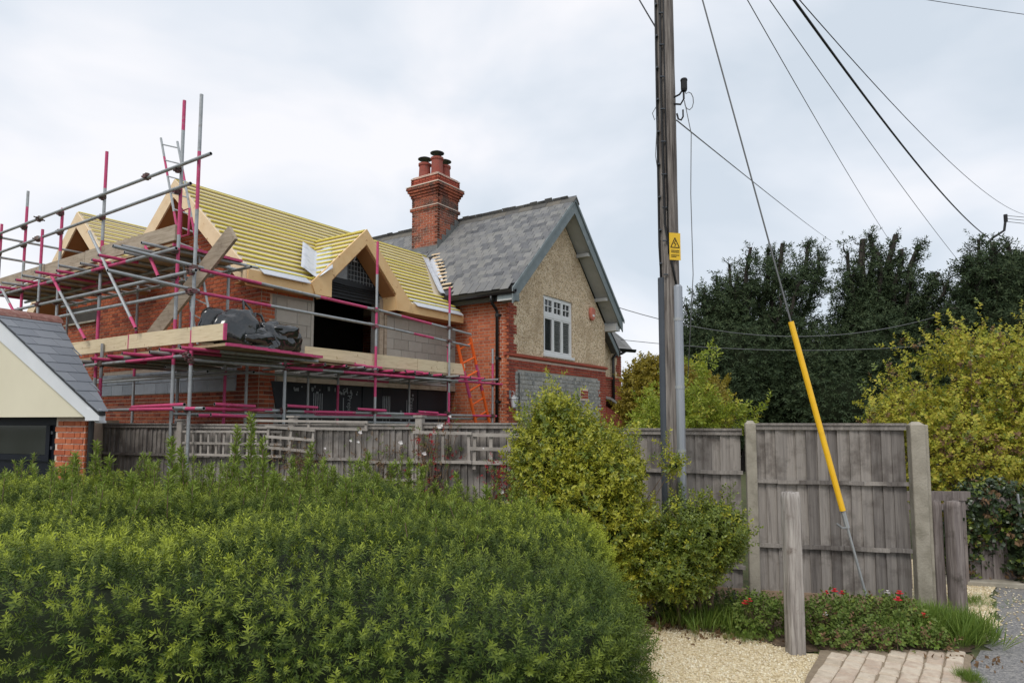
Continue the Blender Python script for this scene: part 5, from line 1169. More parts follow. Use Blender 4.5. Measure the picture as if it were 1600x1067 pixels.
dpo = wthing('distant_pole', 'distant pole top with crooked bracket and wires rising out of the conifer', 'utility pole', 22.2, 30); mb = MB(); mb.path([(22.2, 30, 0), (22.2, 30, 10.0)], .12, 8); mb.build('pole', M['pole_wood'], dpo)
mb = MB(); mb.path([(21.9, 30, 9.9), (22.2, 30, 10.2), (22.75, 30, 10.55), (22.85, 30, 11.1)], .055, 6); mb.tube((22.85, 30, 10.95), (22.85, 30, 11.3), .08, 8); mb.build('bracket', M['cable'], dpo)
mb = MB()
for k in range(3): mb.path([(22.85, 30, 11.25 - k * .14), (24.5, 30, 11.1 - k * .16), (27, 30, 11.0 - k * .2)], .014, 5)
mb.build('wires', M['wire_grey'], dpo)

# ================================================================== vegetation
def unit(a): return a / np.maximum(np.linalg.norm(a, axis=-1, keepdims=True), 1e-9)
def basis(D, roll=None):
    n = len(D); r_ = rng.normal(0, 1, (n, 3)); X = unit(np.cross(D, r_)); Y = np.cross(D, X); return X, Y   # Z = D
def leaf_proto(L, Wd, fold=.25, bend=.15):
    # folded leaf, 6 verts 2 quads; grows along +x, normal +z
    return np.array([(0, 0, 0), (L * .45, Wd / 2, fold * Wd * .5), (L * .5, 0, -bend * L * .25), (L * .45, -Wd / 2, fold * Wd * .5), (L, 0, -bend * L)]), np.array([(0, 2, 4, 1), (0, 3, 4, 2)])
def needle_proto(L, Wd): return np.array([(0, -Wd * .3, 0), (L * .5, -Wd / 2, .0), (L, 0, -L * .08), (L * .5, Wd / 2, 0)]), np.array([(0, 1, 2, 3)])
def shoot_proto(kind, n, length, LL, Wd, spread, seed, droop=0., flat=0.):
    """shoot along +z with n leaves spiralling; returns verts, faces, tip"""
    r = np.random.default_rng(seed); V = []; F = []; T = []; b = 0
    for i in range(n):
        t = (i + .5) / n; az = i * 2.39996 + r.uniform(-.3, .3); ang = spread * (1.15 - .55 * t) + r.uniform(-.15, .15)
        l = LL * (1 - .35 * t ** 2) * r.uniform(.8, 1.15)
        v, f = needle_proto(l, Wd) if kind == 'n' else leaf_proto(l, Wd * r.uniform(.85, 1.15))
        ro = r.uniform(-.5, .5); v = v @ np.array([(1, 0, 0), (0, cos(ro), sin(ro)), (0, -sin(ro), cos(ro))])
        # local x -> direction at angle ang from z, azimuth az
        d = np.array([sin(ang) * cos(az), sin(ang) * sin(az), cos(ang)]); s_ = np.array([-sin(az), cos(az), 0]); nn = np.cross(d, s_)
        w = v[:, :1] * d + v[:, 1:2] * s_ + v[:, 2:] * -nn * -1
        w[:, 2] += t * length; 
        if flat: w[:, 1] *= (1 - flat)
        V.append(w); F.append(f + b); T.append(np.full(len(w), t)); b += len(w)
    return np.concatenate(V), np.concatenate(F), np.concatenate(T)
def scatter(name, protos, P, D, scale, mat, parent=None, kind=None, org=None, tipmul=None, tipoff=0.):
    n = len(P); pick = rng.integers(0, len(protos), n); D = unit(D); X, Y = basis(D); VV = []; FF = []; TT = []; b = 0
    for k, (v, f, t) in enumerate(protos):
        I = np.where(pick == k)[0]
        if not len(I): continue
        sc = scale[I][:, None, None]; w = (X[I][:, None] * v[None, :, :1] + Y[I][:, None] * v[None, :, 1:2] + D[I][:, None] * v[None, :, 2:]) * sc + P[I][:, None]
        VV.append(w.reshape(-1, 3)); FF.append((f[None] + (np.arange(len(I)) * len(v))[:, None, None] + b).reshape(-1, f.shape[1]))
        tt = np.repeat(t[None], len(I), 0)
        if tipmul is not None: tt = tt * tipmul[I][:, None]
        TT.append((tt + tipoff).ravel()); b += len(I) * len(v)
    return bigmesh(name, np.concatenate(VV), np.concatenate(FF), mat, parent, kind, np.clip(np.concatenate(TT), 0, 1), org=org)
def vnoise(P, freq, seed, K=14):
    r = np.random.default_rng(seed); k = r.normal(0, 1, (K, 3)) * freq; ph = r.uniform(0, 6.28, K); return np.sin(P @ k.T + ph).mean(-1) * 2.2
# ---- foreground yew hedge
hedge = wthing('yew_hedge', 'broad clipped yew hedge with fresh tips filling the foreground', 'hedge', -2.0, 4.6)
HX0, HX1, HY0, HY1 = -9.5, .66, 2.25, 6.35
def htop(x, y):
    base = 1.20 - .20 * np.clip((x + 1.0) / 1.7, 0, 1) + .03 * np.clip(-x - 3, 0, 3) / 3
    q = np.stack([x, y, x * 0], -1); return base + .05 * vnoise(q, 1.5, 3) + .022 * vnoise(q, 5, 4)
def hedge_surface(n):
    """points and normals over a rounded box"""
    A1 = (HX1 - HX0) * (HY1 - HY0); A2 = (HX1 - HX0) * 1.1; A3 = (HY1 - HY0) * 1.1
    out = []; nor = []
    def put(X, Y, Z, N): out.append(np.stack([X, Y, Z], -1)); nor.append(N)
    tot = A1 + A2 + A3; n1, n2, n3 = int(n * A1 / tot), int(n * A2 / tot), int(n * A3 / tot)
    x = rng.uniform(HX0, HX1, n1); y = rng.uniform(HY0, HY1, n1); put(x, y, np.full(n1, 9.), np.tile((0, 0, 1.), (n1, 1)))
    x = rng.uniform(HX0, HX1, n2); z = rng.uniform(.05, 1.15, n2); put(x, np.full(n2, HY0), z, np.tile((0, -1., 0), (n2, 1)))
    y = rng.uniform(HY0, HY1, n3); z = rng.uniform(.05, 1.15, n3); put(np.full(n3, HX1), y, z, np.tile((1., 0, 0), (n3, 1)))
    P = np.concatenate(out); N = np.concatenate(nor); topz = htop(P[:, 0], P[:, 1]); P[:, 2] = np.minimum(P[:, 2], topz)
    # round: pull towards an inset box by radius rad
    rad = .34; lo = np.array([HX0 - 5, HY0 + rad, -5]); hi = np.stack([HX1 - rad - .34 * np.clip((3.1 - P[:, 1]) / .85, 0, 1.2) ** 1.3, np.full(len(P), HY1 - rad), topz - rad], -1)
    P[:, 0] = np.minimum(P[:, 0], hi[:, 0] + rad); C = np.minimum(np.maximum(P, lo), hi); D = P - C; L = np.linalg.norm(D, axis=1, keepdims=True); inside = L[:, 0] < 1e-6
    Nn = np.where(inside[:, None], N, unit(D)); Q = np.where(inside[:, None], P, C + unit(D) * rad)
    bul = (.07 * vnoise(Q, 2.4, 8) + .06 * vnoise(Q, 6.5, 9))[:, None]; return Q + Nn * bul, Nn
# core
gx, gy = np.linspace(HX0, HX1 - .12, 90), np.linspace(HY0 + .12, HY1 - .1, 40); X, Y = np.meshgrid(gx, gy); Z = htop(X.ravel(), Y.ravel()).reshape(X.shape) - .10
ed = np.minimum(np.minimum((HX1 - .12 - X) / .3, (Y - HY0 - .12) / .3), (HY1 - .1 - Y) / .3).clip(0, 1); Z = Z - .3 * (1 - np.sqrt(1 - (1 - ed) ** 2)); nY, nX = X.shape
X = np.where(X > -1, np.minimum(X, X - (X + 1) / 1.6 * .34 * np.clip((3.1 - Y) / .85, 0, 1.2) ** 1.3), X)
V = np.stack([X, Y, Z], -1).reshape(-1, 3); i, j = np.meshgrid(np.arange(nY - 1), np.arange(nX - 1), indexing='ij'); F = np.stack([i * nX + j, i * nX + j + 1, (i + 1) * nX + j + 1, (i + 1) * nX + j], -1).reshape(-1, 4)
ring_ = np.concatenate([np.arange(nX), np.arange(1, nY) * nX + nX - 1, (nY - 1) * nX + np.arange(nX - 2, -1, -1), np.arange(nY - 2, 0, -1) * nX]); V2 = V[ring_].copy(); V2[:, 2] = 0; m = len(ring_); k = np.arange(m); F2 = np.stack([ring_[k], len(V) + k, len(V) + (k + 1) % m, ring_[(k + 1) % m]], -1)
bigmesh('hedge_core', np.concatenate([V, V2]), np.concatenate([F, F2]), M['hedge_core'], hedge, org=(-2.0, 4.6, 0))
# shoots
NS = 66000
P, N = hedge_surface(NS)
vis = np.abs(P[:, 0] / P[:, 1]) < .92; dens = np.where(vis, np.clip(4.4 / P[:, 1], .5, 1.), .10); keep = rng.random(len(P)) < dens; P, N = P[keep], N[keep]
D = N * 1. + np.array([0, -.2, .15]) + rng.normal(0, .48, P.shape); depth = rng.uniform(-.13, .03, len(P)); P = P + N * depth[:, None]
yp = [shoot_proto('n', 22, .065, .030, .0068, 1.25, s) for s in range(3)] + [shoot_proto('n', 24, .10, .030, .0070, 1.2, 10 + s, flat=.3) for s in range(3)] + [shoot_proto('n', 12, .04, .026, .0056, 1.25, 20 + s) for s in range(2)]
sc = rng.uniform(.5, 1.25, len(P)) * np.clip(.85 + P[:, 1] * .03, .9, 1.1)
tipm = np.clip((depth + .055) / .06, 0, 1) ** 1.3 * np.clip(.70 + .6 * vnoise(P, 2.4, 31), .12, 1.2)
scatter('foliage', yp, P, D, sc, M['yew'], hedge, 'stuff', (-2.0, 4.6, 0), tipm)
# leaders
LP = []
def px_at(px, py, d):
    p_ = radians(4.7); aa = (px - 800) / 1035; bb = (571.9 - py) / 1035; rr = np.array([aa, cos(p_) - bb * sin(p_), sin(p_) + bb * cos(p_)]); return np.array([0, 0, 1.8]) + rr * d / rr[1]
leaders = [(100, 735, 5.0), (205, 745, 4.6), (300, 760, 4.4), (430, 745, 4.8), (540, 752, 4.6), (760, 765, 5.6), (660, 735, 5.9), (575, 712, 6.0), (505, 722, 6.1), (118, 715, 5.6), (150, 695, 5.8), (172, 720, 5.2), (268, 690, 5.0), (284, 705, 5.4), (392, 652, 5.4), (372, 672, 5.6), (410, 690, 5.2), (487, 700, 5.6), (560, 725, 5.8), (612, 730, 6.0), (640, 722, 6.1), (520, 735, 5.9), (715, 745, 6.1), (455, 720, 6.0), (330, 730, 6.0), (230, 735, 6.0), (60, 755, 5.4), (880, 770, 5.9), (905, 765, 6.0), (680, 760, 6.0), (590, 745, 5.5)]
stems = MB(); LPp = []; LD = []; LS = []
for (px, py, d) in leaders:
    t = px_at(px, py, d); b_ = np.array([t[0] + rng.normal(0, .03), t[1] + rng.normal(0, .03), .95]); stems.path([Vector(b_), Vector(b_ * .5 + t * .5 + rng.normal(0, .012, 3)), Vector(t)], .004, 5)
    n = int((t[2] - b_[2]) / .014) + 4
    for k in range(n):
        f_ = (k + .5) / n; LPp.append(b_ + (t - b_) * f_); dd = unit(rng.normal(0, 1, 3) * np.array([1, 1, .2])); LD.append(dd * (1.2 - .7 * f_) + np.array([0, 0, .65 + .6 * f_])); LS.append(1.7 - .5 * f_)
for _ in range(520):
    x = rng.uniform(-5.5, .4); y = rng.uniform(HY0 + .2, HY1 - .1)
    if abs(x / y) > .85 or rng.random() > (y - 3.4) / 2.6: continue
    z = float(htop(np.array([x]), np.array([y]))[0]); h = rng.uniform(.05, .19) * (1.5 if x < -.8 else .8); t = np.array([x + rng.normal(0, .05), y, z + h]); b_ = np.array([x, y, z - .1]); n = int((h + .1) / .02) + 2; stems.path([Vector(b_), Vector(t)], .003, 4)
    for k in range(n): f_ = (k + .5) / n; LPp.append(b_ + (t - b_) * f_); dd = unit(rng.normal(0, 1, 3) * np.array([1, 1, .2])); LD.append(dd * (1 - .7 * f_) + np.array([0, 0, .7 + .6 * f_])); LS.append(.9)
stems.build('leader_stems', M['twig'], hedge, kind='stuff')
lp = [shoot_proto('l', 6, .03, .052, .011, .75, 40 + s) for s in range(4)]
scatter('leader_foliage', lp, np.array(LPp), np.array(LD), np.array(LS), M['yew_leader'], hedge, 'stuff', (-2.0, 4.6, 0), np.full(len(LS), .6))
# bronze sprigs and berries
BP = []; BD = []
for (px, py, d, L) in ((365, 900, 3.9, .26), (335, 985, 3.3, .28), (210, 1010, 3.2, .22), (255, 930, 3.7, .1), (270, 960, 3.5, .12)):
    for k in range(26): t = k / 26; c = px_at(px, py, d); BP.append(c + np.array([.10 * (t - .5), -.02, L * (t - .7)]) + rng.normal(0, .012, 3)); BD.append(rng.normal(0, .6, 3) + np.array([.3, -.2, .8]))
scatter('bronze_sprigs', lp, np.array(BP), np.array(BD), np.full(len(BP), .9), M['yew_bronze'], hedge, 'stuff', (-2.0, 4.6, 0))
bm_ = MB()
for (px, py, d) in ((118, 942, 3.4), (238, 980, 3.2), (408, 1018, 3.0), (930, 1050, 2.95), (285, 905, 3.8), (240, 975, 3.25)):
    c = px_at(px, py, d - .12)
    for q in range(3): o_ = c + rng.normal(0, .014, 3); bm_.lathe([(.002, -.009), (.009, -.004), (.009, .004), (.002, .009)], o_, 6)
bm_.build('berries', M['leaf_red'], hedge, kind='stuff')

# ---- generic shrub from ellipsoid blobs
def blob_points(blobs, n, shell=.35, seed=0):
    vol = np.array([b[1][0] * b[1][1] * b[1][2] for b in blobs]) ** (2 / 3); pr = vol / vol.sum(); pk = rng.choice(len(blobs), n, p=pr)
    d = unit(rng.normal(0, 1, (n, 3))); rr = 1 - shell * rng.random(n) ** 1.6
    c = np.array([b[0] for b in blobs])[pk]; ra_ = np.array([b[1] for b in blobs])[pk]
    bump_ = 1 + .16 * vnoise(d * 2.2 + c, 1.6, seed + 5) + .10 * vnoise(d * 5 + c, 2., seed + 6)
    P = c + d * ra_ * (rr * bump_)[:, None]; Nn = unit(d / ra_)
    keep = np.ones(n, bool)
    for k, (cc, rad) in enumerate(blobs):
        ins = (((P - np.array(cc)) / np.array(rad)) ** 2).sum(1) < .42; keep &= ~(ins & (pk != k))
    keep &= P[:, 2] > .03
    return P[keep], Nn[keep]
def shrub(name, label, cat, base, blobs, mats, n, protos, sc=(.8, 1.2), up=.5, jit=.5, stems_n=14, group=None, shell=.35, seed=0, core=None, gaps=0., twig='twig', part='foliage', sprigs=0, sprig_len=.07, sr=1.):
    T = wthing(name, label, cat, base[0], base[1], 0, group); P, N = blob_points(blobs, n, shell, seed)
    if gaps: g = vnoise(P, 2.2, seed + 20); keep = g > -1 + gaps; P, N = P[keep], N[keep]
    D = N + np.array([0, 0, up]) + rng.normal(0, jit, P.shape)
    if sprigs:
        I = rng.choice(np.where(N[:, 2] > -.35)[0], sprigs); sdv = unit(N[I] * .6 + np.array([0, 0, .8]) + rng.normal(0, .3, (sprigs, 3))); ln_ = rng.integers(2, 6, sprigs)
        PP = [P]; DD = [D]
        for k in range(5):
            q = ln_ > k; PP.append(P[I][q] + sdv[q] * sprig_len * (k + 1) + rng.normal(0, .008, (q.sum(), 3))); DD.append(sdv[q] + rng.normal(0, .35, (q.sum(), 3)))
        P = np.concatenate(PP); D = np.concatenate(DD)
    w_ = rng.random(len(P))
    lo = 0.
    for k, (mname, frac, fn_) in enumerate(mats):
        if fn_ is not None: I = fn_(P) & (w_ >= lo) & (w_ < lo + frac)
        else: I = (w_ >= lo) & (w_ < lo + frac)
        lo += frac
        if I.sum(): scatter(part, protos, P[I], D[I], rng.uniform(sc[0], sc[1], I.sum()), M[mname], T, 'stuff', (base[0], base[1], 0))
    mb = MB()
    pick = rng.choice(len(P), min(len(P), stems_n * 9))
    for q in range(stems_n):
        t = P[pick[q]]; b_ = np.array([base[0] + rng.normal(0, .08), base[1] + rng.normal(0, .05), 0]); m_ = b_ * .45 + t * .55 + np.array([0, 0, .12]); mb.path([Vector(b_), Vector(m_ + rng.normal(0, .04, 3)), Vector(t)], .01, 5, [.014 * sr, .009 * sr, .003 * sr])
        for e_ in range(4):
            t2 = P[pick[stems_n + q * 4 + e_]] if stems_n + q * 4 + e_ < len(pick) else t
            if np.linalg.norm(t2 - m_) < 1.2: mb.path([Vector(m_), Vector((m_ + t2) / 2 + rng.normal(0, .03, 3)), Vector(t2)], .006, 4, [.007 * sr, .005 * sr, .002 * sr])
    mb.build('stems', M[twig], T, kind='stuff')
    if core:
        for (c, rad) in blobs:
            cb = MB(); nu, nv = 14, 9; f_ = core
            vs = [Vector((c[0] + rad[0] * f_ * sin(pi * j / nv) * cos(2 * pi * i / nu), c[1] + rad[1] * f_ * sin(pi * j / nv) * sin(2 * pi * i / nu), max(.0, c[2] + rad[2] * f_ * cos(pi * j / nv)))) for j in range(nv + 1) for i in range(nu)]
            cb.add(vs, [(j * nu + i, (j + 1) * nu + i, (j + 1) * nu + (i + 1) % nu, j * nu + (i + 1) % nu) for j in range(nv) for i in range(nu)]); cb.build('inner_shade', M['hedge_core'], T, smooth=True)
    return T
oval = [shoot_proto('l', 9, .10, .050, .020, 1.0, 60 + s) for s in range(5)]
oval_s = [shoot_proto('l', 8, .09, .042, .016, .95, 70 + s) for s in range(5)]
broad = [shoot_proto('l', 7, .16, .085, .055, 1.15, 80 + s) for s in range(5)]
ivyp = [shoot_proto('l', 5, .10, .055, .048, 1.3, 90 + s) for s in range(4)]
# golden evergreen shrub
def P_(px, py, d): return tuple(px_at(px, py, d))
gold = [(P_(868, 712, 6.1), (.33, .30, .36)), (P_(872, 655, 6.2), (.20, .18, .18)), (P_(935, 750, 6.0), (.34, .32, .32)), (P_(972, 742, 6.1), (.16, .18, .15)), (P_(900, 800, 6.0), (.42, .34, .42)), (P_(955, 835, 5.95), (.34, .30, .36)), (P_(842, 750, 6.2), (.20, .22, .30)), (P_(960, 880, 6.0), (.46, .32, .32)), (P_(925, 690, 6.3), (.20, .18, .16)), (P_(1052, 728, 6.0), (.07, .07, .05))]
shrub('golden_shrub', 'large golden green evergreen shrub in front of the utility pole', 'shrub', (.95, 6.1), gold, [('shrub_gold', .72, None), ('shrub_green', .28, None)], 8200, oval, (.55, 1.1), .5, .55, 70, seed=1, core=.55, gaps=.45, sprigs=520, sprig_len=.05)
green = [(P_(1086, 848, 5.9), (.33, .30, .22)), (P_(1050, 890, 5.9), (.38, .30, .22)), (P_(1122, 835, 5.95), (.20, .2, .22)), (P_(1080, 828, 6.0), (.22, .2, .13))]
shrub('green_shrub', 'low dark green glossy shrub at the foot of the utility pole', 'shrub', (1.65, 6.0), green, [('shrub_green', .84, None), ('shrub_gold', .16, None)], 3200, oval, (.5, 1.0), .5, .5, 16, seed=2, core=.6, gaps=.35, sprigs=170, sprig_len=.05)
# bright shrub behind the fence
br = [(P_(1085, 650, 8.0), (.28, .3, .32)), (P_(1108, 578, 8.1), (.12, .14, .17)), (P_(1150, 655, 8.0), (.20, .2, .07)), (P_(1030, 655, 8.2), (.25, .3, .2)), (P_(1060, 700, 8.0), (.45, .4, .4))]
shrub('bright_shrub', 'bright lime green leafy shrub rising behind the paling fence', 'shrub', (2.1, 8.2), br, [('shrub_bright', .85, None), ('shrub_gold', .15, None)], 1500, oval, (.8, 1.4), .5, .5, 20, seed=3, gaps=.45, sprigs=110, sprig_len=.06)
hz = [(P_(1012, 630, 13.5), (.55, .6, .7)), (P_(1035, 600, 13.5), (.6, .6, .55)), (P_(1000, 600, 13.8), (.3, .4, .4)), (P_(1065, 640, 13.5), (.9, .8, .9))]
shrub('hazel_bush', 'tawny autumn bush between the cottage and the utility pole', 'bush', (2.6, 13.5), hz, [('hazel', 1., None)], 5500, broad, (.55, 1.0), .3, .6, 18, seed=4, gaps=.3, sprigs=160, sprig_len=.06)
# autumn tree on the right
au = [(P_(1480, 720, 9.2), (.95, .8, .7)), (P_(1560, 640, 9.4), (.85, .8, .75)), (P_(1425, 660, 9.0), (.42, .4, .4)), (P_(1515, 580, 9.4), (.55, .5, .6)), (P_(1620, 690, 9.2), (.9, .8, .9)), (P_(1380, 655, 8.8), (.26, .25, .14)), (P_(1462, 600, 9.3), (.42, .4, .42)), (P_(1590, 560, 9.5), (.6, .6, .4)), (P_(1540, 760, 9.0), (.9, .6, .6))]
shrub('autumn_tree', 'spreading yellow green autumn tree beyond the fence panel', 'tree', (6.3, 9.3), au, [('autumn', .80, None), ('shrub_green', .12, None), ('dry_leaf', .08, None)], 11500, broad, (.36, .78), .25, .6, 60, seed=5, gaps=.46, part='crown', sprigs=420, sprig_len=.10, shell=.6)
# ivy over a low fence, with bare boards
iv = [(P_(1520, 810, 7.55), (.24, .16, .36)), (P_(1560, 800, 7.6), (.26, .18, .34)), (P_(1595, 850, 7.4), (.16, .16, .40)), (P_(1500, 860, 7.6), (.2, .15, .3)), (P_(1550, 775, 7.7), (.3, .2, .14)), (P_(1640, 840, 7.4), (.3, .2, .45))]
shrub('ivy_mound', 'dark glossy ivy smothering the low wooden gate fence', 'ivy', (5.4, 7.55), iv, [('ivy', .78, None), ('dry_leaf', .12, None), ('shrub_green', .10, None)], 2400, ivyp, (.7, 1.15), -.2, .5, 10, seed=6, core=.8)
dd_ = wthing('ivy_gate', 'dark boarded gate leaf almost hidden by ivy', 'gate', 5.55, 7.5)
for k in range(5): mb = MB(); mb.bb(5.05 + k * .13, 5.17 + k * .13, 7.46, 7.48, .05, .95); mb.build('board', M['dark_post'], dd_)
mb = MB(); mb.tube((5.62, 7.36, .02), (5.55, 7.36, 1.0), .012, 6); mb.build('stay_rod', M['galv'], dd_)
# ---- dark trees in the background
clump = [shoot_proto('l', 8, .20, .13, .035, 1.0, 100 + s) for s in range(5)]
def dark_tree(name, label, base, limbs, seed, nfill, fill, spr=.095, bare=.35, dens=1.0, tsc=(.7, 1.35), trunk=.32, blen=1., sparse=(), nsp=0):
    T = wthing(name, label, 'tree', base[0], base[1], 0, 'dark trees behind the fence'); r = np.random.default_rng(seed); mb = MB(); P = []; D = []
    b0 = np.array([base[0], base[1], 0.]); hub = b0 + np.array([0, 0, base[2]]); mb.path([Vector(b0), Vector(b0 * .5 + hub * .5 + r.normal(0, .08, 3)), Vector(hub)], .3, 9, [trunk, trunk * .8, trunk * .65])
    for (tx, ty, tz, th) in limbs:
        t = np.array([tx, ty, tz]); st_ = hub + np.array([r.normal(0, .15), r.normal(0, .15), r.uniform(-1., .2)]); m1 = st_ * .5 + t * .5 + np.array([(tx - hub[0]) * .22, 0, -.35]) + r.normal(0, .15, 3)
        bez = lambda q: st_ * (1 - q) ** 2 + m1 * 2 * q * (1 - q) + t * q * q
        pts = [bez(q) + r.normal(0, .05, 3) * (q > 0) for q in np.linspace(0, 1, 9)]; mb.path([Vector(p) for p in pts], .1, 7, [th * (1 - .62 * q) for q in np.linspace(0, 1, 9)])
        ln = np.linalg.norm(t - st_); nb = int(ln * 7.5 * dens)
        for k in range(nb):
            q = r.uniform(.25, 1.0); p = bez(q); dr = unit(r.normal(0, 1, 3) * np.array([1, 1, .5]) + np.array([(tx - hub[0]) * .3, 0, .55])); L = r.uniform(.25, 1.0) * (1.35 - 1.02 * q) * blen
            e_ = p + dr * L; e_[2] += .08 * L; mb.path([Vector(p), Vector((p + e_) / 2 + r.normal(0, .03, 3) + np.array([0, 0, -.05 * L])), Vector(e_)], .02, 4, [.03, .02, .008])
            nn = int(L * 34 * (1 - bare * (q > .7) * r.random() * 1.6))
            for z in range(max(nn, 0)): f_ = r.uniform(.1, 1.05); P.append(p + (e_ - p) * f_ + r.normal(0, spr, 3)); D.append(dr * .8 + r.normal(0, .5, 3) + np.array([0, 0, .25]))
        for z in range(int(ln * 7)): q = r.uniform(.4, 1.); P.append(bez(q) + r.normal(0, .10, 3)); D.append(r.normal(0, .7, 3) + np.array([0, 0, .5]))
    mb.build('trunk', M['bark'], T)
    P2, N2 = blob_points(fill, nfill, .5, seed); P = np.concatenate([np.array(P), P2]); D = np.concatenate([np.array(D), N2 + r.normal(0, .6, P2.shape) + np.array([0, 0, -.1])])
    if nsp:
        P3, N3 = blob_points(list(sparse), nsp, .9, seed + 3); g3 = vnoise(P3, 1.6, seed + 40) > -.1; P = np.concatenate([P, P3[g3]]); D = np.concatenate([D, N3[g3] + r.normal(0, .6, P3[g3].shape) + np.array([0, 0, .4])])
    scatter('crown', clump, P, D, rng.uniform(tsc[0], tsc[1], len(P)), M['dark_conifer'], T, 'stuff', (base[0], base[1], 0))
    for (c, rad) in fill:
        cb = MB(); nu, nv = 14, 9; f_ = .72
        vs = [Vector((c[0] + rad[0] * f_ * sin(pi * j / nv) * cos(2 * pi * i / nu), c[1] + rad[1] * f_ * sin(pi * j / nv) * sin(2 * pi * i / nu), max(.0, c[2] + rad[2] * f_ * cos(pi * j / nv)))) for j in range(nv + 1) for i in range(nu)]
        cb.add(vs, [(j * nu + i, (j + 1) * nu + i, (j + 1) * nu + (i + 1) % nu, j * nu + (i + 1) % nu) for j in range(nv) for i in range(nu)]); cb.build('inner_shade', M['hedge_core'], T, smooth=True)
    return T
def Lb(px, py, d, th): q = px_at(px, py, d); return (q[0], q[1], q[2], th)
d1 = 24.
dark_tree('yew_tree', 'dark yew with bare pollarded limbs standing nearest the utility pole', (*px_at(1165, 600, d1)[:2], 2.6),
          [Lb(1172, 388, d1 - 1, .15), Lb(1140, 412, d1, .13), Lb(1202, 388, d1 + .5, .15), Lb(1224, 378, d1, .18), Lb(1262, 380, d1, .16), Lb(1280, 392, d1 + 1, .12), Lb(1098, 448, d1 - .5, .12), Lb(1072, 478, d1, .12), Lb(1066, 520, d1, .1), Lb(1245, 440, d1 - 1, .12), Lb(1180, 450, d1 + 1, .14), Lb(1120, 430, d1 + .6, .12), Lb(1220, 470, d1 - 1.5, .1), Lb(1150, 430, d1 - .5, .12)], 3, 15000,
          [(P_(1150, 570, d1), (2.3, 2.0, 2.1)), (P_(1240, 600, d1), (2.2, 2.0, 2.4)), (P_(1095, 545, d1), (.9, 1.1, 1.2)), (P_(1135, 500, d1), (.9, 1., .9)), (P_(1100, 640, d1 - 1), (2.0, 1.5, 1.6))], sparse=[(P_(1170, 455, d1), (1.2, 1., 1.1)), (P_(1240, 445, d1), (1.1, 1., 1.1)), (P_(1105, 480, d1), (.8, .8, .8)), (P_(1295, 480, d1), (1.0, .9, 1.0))], nsp=2600)
dark_tree('yew_tree', 'dark yew with stubby upswept limbs between the other yew and conifer', (*px_at(1355, 600, d1)[:2], 2.8),
          [Lb(1345, 378, d1, .26), Lb(1362, 368, d1 + .4, .2), Lb(1398, 372, d1, .22), Lb(1436, 380, d1, .2), Lb(1320, 392, d1 - .5, .15), Lb(1462, 428, d1, .13), Lb(1488, 462, d1, .12), Lb(1482, 436, d1 - 1, .12), Lb(1425, 440, d1 - 1, .13), Lb(1380, 430, d1 + 1, .15), Lb(1460, 490, d1 - 1, .1), Lb(1500, 480, d1, .1), Lb(1372, 395, d1 - .6, .16), Lb(1412, 392, d1 - .4, .16)], 8, 15000,
          [(P_(1350, 575, d1), (2.2, 2.0, 2.2)), (P_(1430, 600, d1), (2.2, 2.0, 2.1)), (P_(1345, 505, d1), (.9, 1., 1.0)), (P_(1395, 520, d1), (1.1, 1.1, 1.0)), (P_(1300, 630, d1 - 1), (2.4, 1.6, 1.7)), (P_(1455, 550, d1), (1.1, 1.1, 1.0)), (P_(1420, 640, d1 - 1), (2.5, 1.6, 1.6))], dens=1.1, sparse=[(P_(1380, 455, d1), (1.3, 1., 1.1)), (P_(1440, 480, d1), (1.1, 1., 1.0)), (P_(1320, 450, d1), (.8, .8, 1.0)), (P_(1480, 520, d1), (.9, .9, .8))], nsp=2600)
d2 = 22.
dark_tree('conifer_tree', 'dense dark conifer with feathery tip at the lane side', (*px_at(1580, 600, d2)[:2], 3.5),
          [Lb(1575, 380, d2, .15), Lb(1528, 376, d2, .12), Lb(1600, 392, d2, .12), Lb(1505, 440, d2, .12), Lb(1495, 480, d2 - 1, .1), Lb(1550, 392, d2 - 1, .12), Lb(1640, 420, d2, .12), Lb(1515, 405, d2 - 1, .1), Lb(1560, 410, d2 + 1, .1)], 13, 16000,
          [(P_(1562, 455, d2), (1.05, 1.2, 1.2)), (P_(1555, 520, d2), (1.5, 1.5, 1.5)), (P_(1620, 480, d2), (1.5, 1.5, 1.7)), (P_(1540, 600, d2), (2.0, 1.8, 2.2)), (P_(1640, 600, d2), (2.2, 2., 2.4))], dens=1.3, bare=0)
# far dark undergrowth closing the horizon behind the trees
ug = [(P_(1080 + k * 62, 640, 27.), (1.6, 1.2, 1.9 + .3 * sin(k * 2.1))) for k in range(11)] + [(P_(930 + k * 40, 650, 32.), (1.5, 1.2, 1.0)) for k in range(4)]
shrub('undergrowth', 'dense dark undergrowth closing the gap beneath the yews', 'undergrowth', (12, 27), ug, [('dark_conifer', 1., None)], 9000, clump, (1.2, 2.0), .1, .6, 10, seed=9, core=.9, twig='bark')
